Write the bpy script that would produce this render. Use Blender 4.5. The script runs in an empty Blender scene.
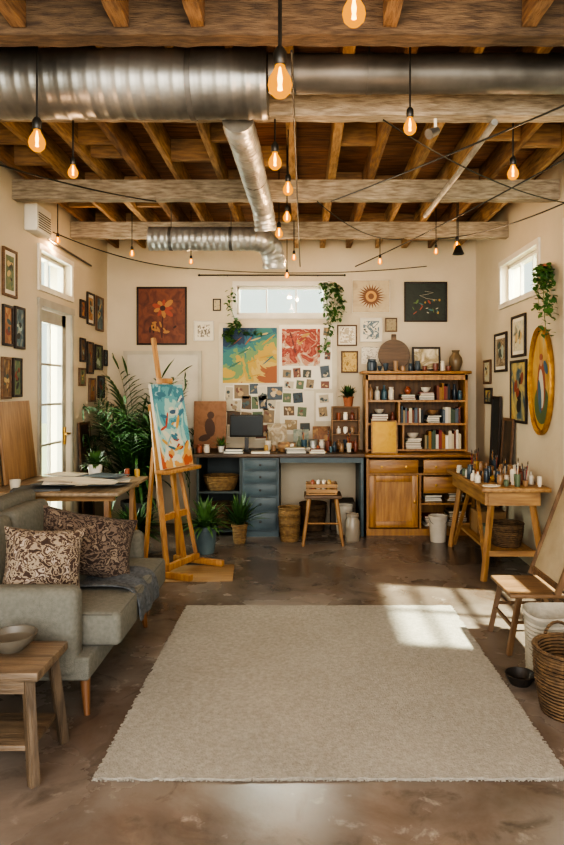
import bpy, bmesh, math, random
from mathutils import Vector, Matrix, Euler
random.seed(11)
S=bpy.context.scene; COL=S.collection
F=650.0; CX=303.0; CY=390.0; EH=1.4
R=math.radians
def PX(x,y,d): return Vector(((x-CX)/F*d, d, EH+(CY-y)/F*d))
XL,XR,YB=-2.06,1.82,6.84
# ---------------- materials
def lin(h):
    h=h.lstrip('#'); c=[int(h[i:i+2],16)/255 for i in (0,2,4)]
    return tuple((v/12.92 if v<=0.04045 else ((v+0.055)/1.055)**2.4) for v in c)+(1,)
MC={}
def mat(name,a,b=None,rough=.6,metal=0,scale=6,bump=0,stretch=(1,1,1),detail=4,emit=0,spec=.5,bscale=None,rvar=0,lo=.3,hi=.7,stain=0,bdist=.01):
    if name in MC: return MC[name]
    m=bpy.data.materials.new(name); m.use_nodes=True; nt=m.node_tree; N=nt.nodes; L=nt.links
    p=N['Principled BSDF']; p.inputs['Roughness'].default_value=rough; p.inputs['Metallic'].default_value=metal
    p.inputs['Specular IOR Level'].default_value=spec
    tc=N.new('ShaderNodeTexCoord'); mp=N.new('ShaderNodeMapping'); mp.inputs['Scale'].default_value=stretch
    L.new(tc.outputs['Object'],mp.inputs['Vector'])
    no=N.new('ShaderNodeTexNoise'); no.inputs['Scale'].default_value=scale; no.inputs['Detail'].default_value=detail
    L.new(mp.outputs[0],no.inputs['Vector'])
    cr=N.new('ShaderNodeValToRGB'); e=cr.color_ramp.elements
    e[0].position=lo; e[0].color=lin(a); e[1].position=hi; e[1].color=lin(b or a)
    L.new(no.outputs['Fac'],cr.inputs[0]); out=cr.outputs[0]
    if stain:
        n3=N.new('ShaderNodeTexNoise'); n3.inputs['Scale'].default_value=2.3; n3.inputs['Detail'].default_value=8; L.new(tc.outputs['Object'],n3.inputs['Vector'])
        mr=N.new('ShaderNodeMapRange'); mr.inputs[1].default_value=.35; mr.inputs[2].default_value=.65; mr.inputs[3].default_value=1-stain; mr.inputs[4].default_value=1.0
        L.new(n3.outputs['Fac'],mr.inputs[0]); mx=N.new('ShaderNodeMix'); mx.data_type='RGBA'; mx.blend_type='MULTIPLY'; mx.inputs[0].default_value=1
        L.new(out,mx.inputs[6]); L.new(mr.outputs[0],mx.inputs[7]); out=mx.outputs[2]
    L.new(out,p.inputs['Base Color'])
    if rvar:
        mr=N.new('ShaderNodeMapRange'); mr.inputs[1].default_value=.3; mr.inputs[2].default_value=.7; mr.inputs[3].default_value=rough-rvar; mr.inputs[4].default_value=rough+rvar
        L.new(no.outputs['Fac'],mr.inputs[0]); L.new(mr.outputs[0],p.inputs['Roughness'])
    if bump:
        n2=N.new('ShaderNodeTexNoise'); n2.inputs['Scale'].default_value=bscale or scale*3; n2.inputs['Detail'].default_value=5
        L.new(mp.outputs[0],n2.inputs['Vector'])
        bp=N.new('ShaderNodeBump'); bp.inputs['Strength'].default_value=bump; bp.inputs['Distance'].default_value=bdist
        L.new(n2.outputs['Fac'],bp.inputs['Height']); L.new(bp.outputs[0],p.inputs['Normal'])
    if emit:
        p.inputs['Emission Color'].default_value=lin(a); p.inputs['Emission Strength'].default_value=emit
    MC[name]=m; return m
def wood(name,a,b,axis='x',rough=.55,scale=4,bump=.25,stain=.25,k=9,l=1):
    st={'x':(l,k,k),'y':(k,l,k),'z':(k,k,l)}[axis]
    return mat(name,a,b,rough=rough,scale=scale,stretch=st,bump=bump,detail=8,stain=stain)
def art(name,cols,scale=3,seed=0,dist=1.0,gx=0,gz=0,hard=True,rough=.6,amp=1.0):
    if name in MC: return MC[name]
    m=bpy.data.materials.new(name); m.use_nodes=True; nt=m.node_tree; N=nt.nodes; L=nt.links
    p=N['Principled BSDF']; p.inputs['Roughness'].default_value=rough
    tc=N.new('ShaderNodeTexCoord'); mp=N.new('ShaderNodeMapping'); mp.inputs['Location'].default_value=(seed*3.1,0,seed*1.7)
    L.new(tc.outputs['Generated'],mp.inputs['Vector'])
    no=N.new('ShaderNodeTexNoise'); no.inputs['Scale'].default_value=scale; no.inputs['Distortion'].default_value=dist; no.inputs['Detail'].default_value=3
    L.new(mp.outputs[0],no.inputs['Vector'])
    sx=N.new('ShaderNodeSeparateXYZ'); L.new(tc.outputs['Generated'],sx.inputs[0])
    def mad(inp,k,add,addsock=None):
        n=N.new('ShaderNodeMath'); n.operation='MULTIPLY_ADD'; L.new(inp,n.inputs[0]); n.inputs[1].default_value=k
        if addsock is None: n.inputs[2].default_value=add
        else: L.new(addsock,n.inputs[2])
        return n.outputs[0]
    o=mad(no.outputs['Fac'],amp*1.8,.5-amp*.9-(gx+gz)*.5)
    o=mad(sx.outputs[0],gx,0,o); o=mad(sx.outputs[2],gz,0,o)
    cr=N.new('ShaderNodeValToRGB'); cr.color_ramp.interpolation='CONSTANT' if hard else 'LINEAR'
    e=cr.color_ramp.elements; n=len(cols)
    while len(e)<n: e.new(.5)
    for i,c in enumerate(cols):
        e[i].position=(i/n if hard else i/(n-1)); e[i].color=lin(c)
    L.new(o,cr.inputs[0]); L.new(cr.outputs[0],p.inputs['Base Color']); MC[name]=m; return m
def wicker(name,a,b,sc=60):
    if name in MC: return MC[name]
    m=mat(name,a,b,rough=.75,scale=30); nt=m.node_tree; N=nt.nodes; L=nt.links
    tc=N.new('ShaderNodeTexCoord'); w=N.new('ShaderNodeTexWave'); w.bands_direction='Z'; w.inputs['Scale'].default_value=sc*.35; w.inputs['Distortion'].default_value=1.5
    L.new(tc.outputs['Object'],w.inputs['Vector']); bp=N.new('ShaderNodeBump'); bp.inputs['Strength'].default_value=.9; bp.inputs['Distance'].default_value=.01
    L.new(w.outputs['Fac'],bp.inputs['Height']); L.new(bp.outputs[0],N['Principled BSDF'].inputs['Normal']); return m
def glassmat():
    m=bpy.data.materials.new('window_glass'); m.use_nodes=True; nt=m.node_tree; N=nt.nodes; L=nt.links
    N.remove(N['Principled BSDF']); t=N.new('ShaderNodeBsdfTransparent'); t.inputs[0].default_value=(.90,.95,.90,1); g=N.new('ShaderNodeBsdfGlossy'); g.inputs['Roughness'].default_value=.05
    x=N.new('ShaderNodeMixShader'); x.inputs[0].default_value=.06; L.new(t.outputs[0],x.inputs[1]); L.new(g.outputs[0],x.inputs[2]); L.new(x.outputs[0],N['Material Output'].inputs[0]); return m
GLASS=glassmat()
def bulbmat():
    m=bpy.data.materials.new('amber_bulb_glass'); m.use_nodes=True; nt=m.node_tree; N=nt.nodes; L=nt.links
    N.remove(N['Principled BSDF']); t=N.new('ShaderNodeBsdfTransparent'); t.inputs[0].default_value=(1,.6,.2,1)
    e=N.new('ShaderNodeEmission'); e.inputs[0].default_value=(1,.40,.03,1); e.inputs[1].default_value=1.2
    x=N.new('ShaderNodeMixShader'); x.inputs[0].default_value=.78; L.new(t.outputs[0],x.inputs[1]); L.new(e.outputs[0],x.inputs[2]); L.new(x.outputs[0],N['Material Output'].inputs[0]); return m
BULB=bulbmat()
FIL=mat('glowing_filament','#ffb040',emit=45)
white=mat('white_painted_wood','#c2bbad','#d0c9bc',rough=.5,scale=5)
black=mat('black_plastic','#15140f','#1e1c1a',rough=.45)
paper=mat('cream_paper','#c6bda9','#d6cebd',rough=.8,scale=4)
dkframe=wood('dark_frame_wood','#1c140f','#33241a','x')
brframe=wood('brown_frame_wood','#523824','#6f5034','x')
oakx=wood('honey_wood_grain_x','#7d5a37','#ab8453','x'); oaky=wood('honey_wood_grain_y','#7d5a37','#ab8453','y'); oakz=wood('honey_wood_grain_z','#795531','#a97e4b','z')
pine=wood('easel_pine','#8f6136','#ba8b50','z')
rustz=wood('rustic_brown_wood_z','#3f3023','#664f3a','z'); rustx=wood('rustic_brown_wood_x','#4b3a2c','#745a43','x')
chz=wood('chair_wood_z','#553d29','#7d5f42','z'); chx=wood('chair_wood_x','#60472f','#88694a','x')
weaz=wood('weathered_stool_wood_z','#44382d','#75634f','z',stain=.4,bump=.5); weax=wood('weathered_stool_wood_x','#4f4234','#836e58','x',stain=.4,bump=.5)
orz=wood('orange_cabinet_wood','#855a2c','#b08042','z',rough=.42); orx=wood('orange_cabinet_wood_x','#80562b','#ab7c40','x',rough=.42)
blue=mat('blue_grey_paint','#3b494e','#4d5c62',rough=.5,scale=7,stain=.25)
metal=mat('galvanised_metal','#62615e','#9a9895',rough=.42,metal=.75,scale=2.5,rvar=.1,bump=.35,detail=9,bscale=9,stain=.4)
metald=mat('dull_grey_metal','#44423f','#686562',rough=.5,metal=.6,scale=4,detail=8,bump=.3,bscale=10)
metall=mat('crinkled_foil_metal','#85837e','#b5b3ae',rough=.4,metal=.65,scale=9,bump=.6,detail=6,bscale=22)
brass=mat('aged_brass','#9b7436','#b98c48',rough=.35,metal=.9)
leafd=mat('dark_green_leaf','#223b1c','#426233',rough=.42,scale=10)
leafm=mat('mid_green_leaf','#34532a','#54763c',rough=.5,scale=10)
soil=mat('soil','#2a1f16','#3a2b1e',rough=.95,scale=30)
terra=mat('terracotta','#844c32','#9c6040',rough=.8)
# ---------------- mesh builder
class B:
    def __init__(s): s.bm=bmesh.new()
    def _m(s,fs,m):
        for f in fs: f.material_index=m
    def box(s,c,sz,rot=None,m=0,bev=0,seg=2):
        mx=Matrix.Translation(Vector(c))@(Euler(rot).to_matrix().to_4x4() if rot else Matrix())@Matrix.Diagonal((sz[0],sz[1],sz[2],1))
        r=bmesh.ops.create_cube(s.bm,size=1,matrix=mx); fs=set(f for v in r['verts'] for f in v.link_faces); s._m(fs,m)
        if bev:
            es=list(set(e for f in fs for e in f.edges))
            q=bmesh.ops.bevel(s.bm,geom=es,offset=bev,segments=seg,profile=.5,affect='EDGES'); s._m(q['faces'],m)
        return s
    def bar(s,p1,p2,w,t,m=0,bev=0):
        p1=Vector(p1);p2=Vector(p2); d=p2-p1; q=d.to_track_quat('Z','Y')
        mx=Matrix.Translation((p1+p2)/2)@q.to_matrix().to_4x4()@Matrix.Diagonal((w,t,d.length,1))
        r=bmesh.ops.create_cube(s.bm,size=1,matrix=mx); fs=set(f for v in r['verts'] for f in v.link_faces); s._m(fs,m)
        if bev:
            q=bmesh.ops.bevel(s.bm,geom=list(set(e for f in fs for e in f.edges)),offset=bev,segments=2,affect='EDGES'); s._m(q['faces'],m)
        return s
    def cyl(s,p1,p2,r1,r2=None,seg=14,m=0):
        p1=Vector(p1);p2=Vector(p2); d=p2-p1; r2=r1 if r2 is None else r2
        mx=Matrix.Translation((p1+p2)/2)@d.to_track_quat('Z','Y').to_matrix().to_4x4()
        r=bmesh.ops.create_cone(s.bm,cap_ends=True,segments=seg,radius1=r1,radius2=r2,depth=d.length,matrix=mx)
        s._m(set(f for v in r['verts'] for f in v.link_faces),m); return s
    def lathe(s,prof,c=(0,0,0),seg=24,m=0,axis=None,sx=1,sy=1):
        mx=Matrix.Translation(Vector(c))
        if axis is not None: mx=mx@Vector(axis).to_track_quat('Z','Y').to_matrix().to_4x4()
        rings=[]
        for r,z in prof:
            if r<1e-5: rings.append([s.bm.verts.new(mx@Vector((0,0,z)))])
            else: rings.append([s.bm.verts.new(mx@Vector((r*sx*math.cos(2*math.pi*i/seg),r*sy*math.sin(2*math.pi*i/seg),z))) for i in range(seg)])
        for a,b in zip(rings,rings[1:]):
            for i in range(seg):
                j=(i+1)%seg
                if len(a)==1 and len(b)==1: continue
                if len(a)==1: f=s.bm.faces.new((a[0],b[j],b[i]))
                elif len(b)==1: f=s.bm.faces.new((a[i],a[j],b[0]))
                else: f=s.bm.faces.new((a[i],a[j],b[j],b[i]))
                f.material_index=m
        return s
    def tube(s,pts,r,seg=8,m=0,rf=None):
        pts=[Vector(p) for p in pts]; rings=[]
        for k,p in enumerate(pts):
            d=(pts[min(k+1,len(pts)-1)]-pts[max(k-1,0)]).normalized(); q=d.to_track_quat('Z','Y')
            rr=rf(k/(len(pts)-1))*r if rf else r
            rings.append([s.bm.verts.new(p+q@Vector((rr*math.cos(2*math.pi*i/seg),rr*math.sin(2*math.pi*i/seg),0))) for i in range(seg)])
        for a,b in zip(rings,rings[1:]):
            for i in range(seg):
                j=(i+1)%seg; f=s.bm.faces.new((a[i],a[j],b[j],b[i])); f.material_index=m
        for rg,rev in ((rings[0],True),(rings[-1],False)):
            f=s.bm.faces.new(rg[::-1] if rev else rg); f.material_index=m
        return s
    def poly(s,pts,m=0):
        f=s.bm.faces.new([s.bm.verts.new(Vector(p)) for p in pts]); f.material_index=m; return s
    def blade(s,base,d,L,w,droop,m=0,n=6):
        d=Vector(d).normalized(); side=d.cross(Vector((0,0,1)))
        if side.length<.05: side=Vector((1,0,0))
        side.normalize(); p=Vector(base); prev=None; ddir=d.copy()
        for k in range(n+1):
            t=k/n; ww=w*math.sin(math.pi*(0.12+.88*t)) if t<1 else 0.0008
            a=s.bm.verts.new(p-side*ww/2); b=s.bm.verts.new(p+side*ww/2)
            if prev: f=s.bm.faces.new((prev[0],prev[1],b,a)); f.material_index=m
            prev=(a,b); p=p+ddir*(L/n); ddir=(ddir+Vector((0,0,-droop/n))).normalized()
        return s
    def frond(s,base,d,L,ll,lw,droop,n=16,m=0):
        d=Vector(d).normalized(); p=Vector(base); dd=d.copy(); pts=[p.copy()]
        for k in range(n):
            side=dd.cross(Vector((0,0,1))); side=side.normalized() if side.length>.05 else Vector((1,0,0))
            if k>2:
                t=(k-2)/(n-2); l2=ll*(.45+.9*math.sin(math.pi*min(1,t*.85+.1)))
                for sg in (-1,1): s.blade(p,side*sg*.75+dd*.75+Vector((0,0,-.05)),l2*random.uniform(.85,1.1),lw,.9,m,n=3)
            p=p+dd*(L/n); dd=(dd+Vector((0,0,-droop/n*(k/n*1.6)))).normalized(); pts.append(p.copy())
        s.tube(pts,.005,5,m=m,rf=lambda t:1.2-t); s.blade(p,dd,ll,lw,.5,m,n=3); return s
    def clamp(s,x0=None,x1=None,y0=None,y1=None,z0=None):
        for v in s.bm.verts:
            if x0 is not None and v.co.x<x0: v.co.x=x0+random.uniform(0,.02)
            if x1 is not None and v.co.x>x1: v.co.x=x1-random.uniform(0,.02)
            if y0 is not None and v.co.y<y0: v.co.y=y0+random.uniform(0,.02)
            if y1 is not None and v.co.y>y1: v.co.y=y1-random.uniform(0,.02)
            if z0 is not None and v.co.z<z0: v.co.z=z0+random.uniform(0,.01)
        return s
    def obj(s,name,mats,parent=None,loc=(0,0,0),rot=(0,0,0),ang=35,sm=True):
        bmesh.ops.recalc_face_normals(s.bm,faces=s.bm.faces)
        me=bpy.data.meshes.new(name); s.bm.to_mesh(me); s.bm.free()
        if not isinstance(mats,(list,tuple)): mats=[mats]
        for q in mats: me.materials.append(q)
        if sm:
            me.polygons.foreach_set('use_smooth',[True]*len(me.polygons)); me.set_sharp_from_angle(angle=R(ang))
        o=bpy.data.objects.new(name,me); COL.objects.link(o); o.location=loc; o.rotation_euler=rot
        if parent: o.parent=parent
        return o
def tag(o,label,cat,group=None):
    o['label']=label; o['category']=cat
    if group: o['group']=group
    return o
def thing(name,label,cat,loc=(0,0,0),rot=(0,0,0),group=None):
    o=bpy.data.objects.new(name,None); COL.objects.link(o); o.location=loc; o.rotation_euler=rot; o.empty_display_size=.05
    return tag(o,label,cat,group)
def struct(o,label=None):
    o['kind']='structure'
    if label: o['label']=label
    return o
def rnd(a,b): return random.uniform(a,b)
# ---------------- shell
wallm=mat('cream_plaster','#b6a992','#c6b9a3',rough=.85,scale=1.6,bump=.15,bscale=30,detail=7)
def floor_mat():
    m=mat('stained_concrete','#534b45','#837970',rough=.25,scale=1.1,detail=10,bump=.05,bscale=40,rvar=.10,lo=.34,hi=.66)
    nt=m.node_tree; N=nt.nodes; L=nt.links; p=N['Principled BSDF']
    cr=[n for n in N if n.type=='VALTORGB'][0]
    tc=N.new('ShaderNodeTexCoord')
    def layer(prev,sc,dist,c,lo,hi,amt,seed):
        mp=N.new('ShaderNodeMapping'); mp.inputs['Location'].default_value=(seed,seed*2,0); L.new(tc.outputs['Object'],mp.inputs[0])
        n=N.new('ShaderNodeTexNoise'); n.inputs['Scale'].default_value=sc; n.inputs['Detail'].default_value=12; n.inputs['Distortion'].default_value=dist; n.inputs['Roughness'].default_value=.65
        L.new(mp.outputs[0],n.inputs['Vector'])
        r=N.new('ShaderNodeValToRGB'); r.color_ramp.elements[0].position=lo; r.color_ramp.elements[0].color=(0,0,0,1); r.color_ramp.elements[1].position=hi; r.color_ramp.elements[1].color=(amt,amt,amt,1)
        L.new(n.outputs['Fac'],r.inputs[0]); mx=N.new('ShaderNodeMix'); mx.data_type='RGBA'
        L.new(r.outputs[0],mx.inputs[0]); L.new(prev,mx.inputs[6]); mx.inputs[7].default_value=lin(c); return mx.outputs[2]
    o=layer(cr.outputs[0],1.7,.6,'#503e32',.46,.66,.65,1.0)
    o=layer(o,4.5,1.0,'#302822',.53,.70,.6,7.0)
    o=layer(o,7.0,.3,'#a59d94',.60,.72,.55,13.0)
    L.new(o,p.inputs['Base Color']); return m
def wallmesh(axis,p0,p1,u0,u1,z0,z1,holes,name):
    us=sorted(set([u0,u1]+[h[0] for h in holes]+[h[1] for h in holes])); zs=sorted(set([z0,z1]+[h[2] for h in holes]+[h[3] for h in holes]))
    b=B()
    for a,c in zip(us,us[1:]):
        for e,f in zip(zs,zs[1:]):
            um,zm=(a+c)/2,(e+f)/2
            if any(h[0]<um<h[1] and h[2]<zm<h[3] for h in holes): continue
            if axis=='x': b.box(((p0+p1)/2,um,zm),(abs(p1-p0),c-a,f-e))
            else: b.box((um,(p0+p1)/2,zm),(c-a,abs(p1-p0),f-e))
    return struct(b.obj(name,wallm,sm=False))
ZW=3.05; YF=-.8; ZJ=2.89; ZBm=2.746
WB=(-.70,.24,2.19,2.50); WT=(5.08,5.76,2.22,2.50); DL=(5.08,5.76,0,2.06); W1=(5.02,5.95,2.18,2.53); W2=(3.30,4.47,.45,2.55)
wallmesh('x',XL-.18,XL,YF,YB+.2,0,ZW,[WT,DL],'wall_left')
wallmesh('x',XR,XR+.18,YF,YB+.2,0,ZW,[W1,W2],'wall_right')
wallmesh('y',YB,YB+.2,XL,XR,0,ZW,[WB],'wall_back')
struct(B().box(((XL+XR)/2,(YF+YB)/2,-.05),(XR-XL+.36,YB-YF+.4,.1)).obj('floor',floor_mat(),sm=False))
deck=wood('ceiling_deck_wood','#5a3a26','#996c48','x',rough=.75,stain=.35,k=12,l=1.5); joist=wood('joist_wood','#80603f','#bd9668','y',rough=.8,bump=.6,stain=.35,k=14,l=2); joist2=wood('joist_wood_dark','#664730','#9c744c','y',rough=.8,bump=.6,stain=.4,k=14,l=2)
blockm=wood('blocking_wood','#7a5c42','#b0895f','x',rough=.8,stain=.4,k=14,l=2)
beamm=wood('weathered_beam_wood','#7a6c5b','#b0a28e','x',rough=.85,bump=.7,stain=.3,k=13,l=2.2,scale=5); beamd=wood('dark_beam_wood','#3e2e22','#6b553f','x',rough=.85,bump=.7,stain=.4,k=13,l=2.2,scale=5)
b=B(); y=YF
while y<YB:
    b.box(((XL+XR)/2,y+.07,ZW+.02),(XR-XL+.36,.134,.03)); y+=.14
b.box(((XL+XR)/2,(YF+YB)/2,ZW+.05),(XR-XL+.4,YB-YF+.4,.025))
struct(b.obj('ceiling',deck,sm=False))
ti=1
random.seed(3)
JX=[]; JW=[]
x=-1.95
while x<1.78:
    JX.append(x); JW.append(random.choice([.036,.042,.055])); x+=rnd(.24,.31)
for i,(x,w) in enumerate(zip(JX,JW)):
    struct(B().box((x,(YF+YB)/2,(ZJ+ZW)/2),(w,YB-YF-.02,ZW-ZJ),bev=.003).obj('trim_%d'%ti,joist if i%3 else joist2),'rough sawn ceiling joist'); ti+=1
BEAMS=[(2.515,beamd),(3.24,beamm),(4.64,beamm),(5.79,beamm)]
def roughbeam(p1,p2,w,h,mm,lb):
    global ti
    p1=Vector(p1);p2=Vector(p2); L=(p2-p1).length; b=B().box((0,0,0),(L,w,h))
    bmesh.ops.subdivide_edges(b.bm,edges=[e for e in b.bm.edges if abs(e.verts[0].co.x-e.verts[1].co.x)>.5*L],cuts=max(6,int(L*16)))
    for v in b.bm.verts:
        if v.co.z<0: v.co.z+=rnd(0,.007); v.co.y+=rnd(-.003,.003)
    a=math.atan2(p2.y-p1.y,p2.x-p1.x)
    o=struct(b.obj('trim_%d'%ti,mm,loc=(p1+p2)/2,rot=(0,0,a),sm=False),lb); ti+=1; return o
for yb,mm in BEAMS:
    roughbeam((XL+.002,yb,(ZBm+ZJ)/2),(XR-.002,yb,(ZBm+ZJ)/2),.085,ZJ-ZBm-.003,mm,'weathered rough timber ceiling beam')
dropj=wood('dropped_joist_wood','#5f452f','#9a7550','x',rough=.85,bump=.7,stain=.4,k=13,l=2,scale=5)
for x_ in (-1.08,-.69,-.40,.33,.86,1.3): roughbeam((x_,.2,2.83),(x_,2.468,2.83),.055,.11,dropj,'dropped rough joist ending at a beam')
for k,yy in enumerate((1.9,2.2,2.75,3.5,3.95,4.3,4.95,5.3,6.1,6.5)):
    b=B(); n=0
    for a,c,w1,w2 in zip(JX,JX[1:],JW,JW[1:]):
        if random.random()<.45: b.box(((a+w1/2+c-w2/2)/2,yy+rnd(-.1,.1),(ZJ+ZW)/2+.01),(c-a-w1/2-w2/2-.002,.042,ZW-ZJ-.025)); n+=1
    struct(b.obj('trim_%d'%ti,blockm,sm=False),'short blocking pieces between joists'); ti+=1
bb=mat('baseboard_paint','#a89a82','#b3a58c',rough=.6)
struct(B().box(((XL+XR)/2,YB-.009,.05),(XR-XL-.04,.014,.1),bev=.003).obj('baseboard_back',bb))
struct(B().box((XL+.009,(YF+5)/2-.05,.05),(.014,4.9-YF,.1),bev=.003).obj('baseboard_left',bb))
struct(B().box((XR-.009,(YF+YB)/2,.05),(.014,YB-YF-.1,.1),bev=.003).obj('baseboard_right',bb))
def wroot(wall,u,z,off=0):
    if wall=='b': return (u,YB-off,z),(0,0,0)
    if wall=='l': return (XL+off,u,z),(0,0,R(90))
    return (XR-off,u,z),(0,0,R(-90))
def window(name,wall,h,nx,nz=1,th=.18,mw=.014):
    u,z=(h[0]+h[1])/2,(h[2]+h[3])/2; w,hh=h[1]-h[0],h[3]-h[2]; loc,rot=wroot(wall,u,z)
    b=B(); c=.045
    for sx in (-1,1): b.box((sx*(w/2+c/2-.004),-.008,0),(c,.014,hh+2*c-.01)); b.box((sx*(w/2-.016),.08,0),(.026,.05,hh-.01))
    for sz in (-1,1): b.box((0,-.010,sz*(hh/2+c/2-.004)),(w+2*c-.01,.018,c)); b.box((0,.08,sz*(hh/2-.016)),(w-.01,.05,.026))
    for i in range(1,nx): b.box((-w/2+w*i/nx,.08,0),(mw,.03,hh-.03))
    for i in range(1,nz): b.box((0,.08,-hh/2+hh*i/nz),(w-.03,.03,mw))
    b.box((0,.082,0),(w-.03,.004,hh-.03),m=1)
    return struct(b.obj(name,[white,GLASS],loc=loc,rot=rot),'white framed window')
window('window_1','b',WB,3); window('window_2','l',WT,2); window('window_3','r',W1,3); window('window_4','r',W2,2,4,mw=.04)
w=DL[1]-DL[0]; h=DL[3]; loc,rot=wroot('l',(DL[0]+DL[1])/2,0)
b=B()
for sx in (-1,1):
    b.box((sx*(w/2+.018),-.009,h/2+.02),(.045,.016,h+.04)); b.box((sx*(w/2-.055),.06,h/2),(.09,.045,h-.02))
b.box((0,-.011,h+.03),(w+.10,.02,.06)); b.box((0,.06,h-.06),(w-.03,.045,.1)); b.box((0,.06,.16),(w-.03,.045,.30))
for z in (.62,.95,1.28,1.61): b.box((0,.06,z),(w-.18,.025,.018))
b.box((0,.06,1.1),(.018,.025,1.75)); b.box((0,.063,1.1),(w-.19,.004,1.78),m=1)
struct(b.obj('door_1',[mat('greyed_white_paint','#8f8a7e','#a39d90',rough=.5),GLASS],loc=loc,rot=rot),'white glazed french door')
B().box((.28,.028,1.0),(.035,.012,.15)).cyl((.28,.03,1.02),(.28,-.02,1.02),.008).cyl((.28,-.015,1.02),(.19,-.015,1.02),.008).obj('door_handle',brass,parent=bpy.data.objects['door_1'])
# ---------------- rug
b=B(); x0,x1,y0,y1=-.75,.955,2.33,4.2; n=60
ring=[]
for i in range(n): ring.append((x0+(x1-x0)*i/n,y0+rnd(-.006,.006)))
for i in range(n): ring.append((x1+rnd(-.006,.006),y0+(y1-y0)*i/n))
for i in range(n): ring.append((x1-(x1-x0)*i/n,y1+rnd(-.006,.006)))
for i in range(n): ring.append((x0+rnd(-.006,.006),y1-(y1-y0)*i/n))
tv=[b.bm.verts.new((p[0],p[1],.009)) for p in ring]; bv=[b.bm.verts.new((p[0],p[1],.001)) for p in ring]
b.bm.faces.new(tv); b.bm.faces.new(bv[::-1])
for i in range(len(ring)): j=(i+1)%len(ring); b.bm.faces.new((tv[i],bv[i],bv[j],tv[j]))
rugm=mat('woven_wool_beige','#8b877f','#a6a299',rough=.98,scale=60,bump=.9,bscale=130,detail=10,spec=.1,lo=.25,hi=.75,stain=.08)
rug=thing('area_rug','large faded grey-cream wool rug with worn edges','rug',(0,0,0))
b.obj('rug_field',rugm,rug,sm=False)
b=B()
for i in range(500):
    yy=y0+(y1-y0)*rnd(0,1); sd=random.choice((-1,1)); xx=x0+.002 if sd<0 else x1-.002
    b.bar((xx,yy,.006),(xx+sd*rnd(.005,.013),yy+rnd(-.008,.008),.003),.004,.003)
for i in range(300):
    xx=x0+(x1-x0)*rnd(0,1); b.bar((xx,y0+.002,.006),(xx+rnd(-.006,.006),y0-rnd(.005,.011),.003),.004,.003)
fo=b.obj('rug_fringe',rugm,rug,sm=False); fo['kind']='stuff'
# ---------------- ducts
def duct(name,pts,r,mt,label,straps=(),ribs=.09,amp=.012,fr=.17,jit=0):
    t=thing(name,label,'duct',pts[0]); P=[Vector(p)-Vector(pts[0]) for p in pts]
    out=[]
    for a,c in zip(P,P[1:]):
        L=(c-a).length; n=max(2,int(L/ribs*6))
        for i in range(n): out.append(a.lerp(c,i/n))
    out.append(P[-1]); acc=0; radii=[]
    for k,p in enumerate(out):
        if k: acc+=(out[k]-out[k-1]).length
        ph=(acc/ribs)%1; radii.append(1+amp*(1 if ph<fr else 0)+rnd(-jit,jit))
    bb_=B(); it=lambda t_: radii[min(len(radii)-1,int(round(t_*(len(radii)-1))))]
    bb_.tube(out,r,seg=30,rf=it)
    if jit:
        for v in bb_.bm.verts: v.co+=Vector((rnd(-1,1),rnd(-1,1),rnd(-1,1)))*r*jit*1.2
    bb_.obj('duct_pipe',mt,t,ang=25 if not jit else 60)
    for s_ in straps:
        c=Vector(s_[:3])-Vector(pts[0]); ax=Vector(s_[3]).normalized()
        b=B().lathe([(r*1.0,-.012),(r*1.04,-.012),(r*1.04,.012),(r*1.0,.012)],seg=28,c=c,axis=ax)
        zt=ZW-s_[2]; b.cyl((c.x,c.y,c.z+r*1.02),(c.x,c.y,c.z+zt-.001),.004,seg=6); b.obj('hanger_strap',metald,t)
    return t
XA=(1,0,0); YA=(0,1,0)
duct('air_duct',[(-2.055,2.94,2.785),(-.16,2.94,2.785)],.15,metal,'large ribbed galvanised air duct hung beneath the joists',[(-1.42,2.94,2.785,XA),(-.50,2.94,2.785,XA)],ribs=.062,amp=.02,fr=.25,jit=.0015)
duct('air_duct',[(-.155,2.94,2.83),(1.815,2.94,2.83)],.085,metald,'narrow dark grey metal air duct near the ceiling',[(.3,2.94,2.83,XA),(1.2,2.94,2.83,XA)],ribs=.14,amp=.02)
duct('air_duct',[(-.31,3.10,2.69),(-.31,3.15,2.672),(-.30,3.3,2.665),(-.29,4.2,2.675),(-.285,4.32,2.67),(-.275,4.42,2.64),(-.265,4.48,2.575),(-.26,4.50,2.50)],.072,metall,'slim crinkled flexible foil duct branching off toward the far wall',[(-.293,3.9,2.672,YA)],ribs=.035,amp=.05,fr=.5,jit=.02)
duct('air_duct',[(-1.28,5.42,2.66),(-.42,5.42,2.66),(-.33,5.44,2.65),(-.27,5.5,2.6),(-.25,5.55,2.52),(-.25,5.57,2.44)],.095,metall,'ribbed silver duct with a downturned elbow outlet',[(-1.1,5.42,2.66,XA),(-.6,5.42,2.66,XA)],ribs=.05,amp=.04,fr=.5)
tag(B().tube([(.95,3.22,2.727),(.95,4.0,2.727),(.93,4.95,2.727)],.017,10).obj('conduit_pipe',metall),'thin light galvanised conduit pipe beneath the beams','pipe')
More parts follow.
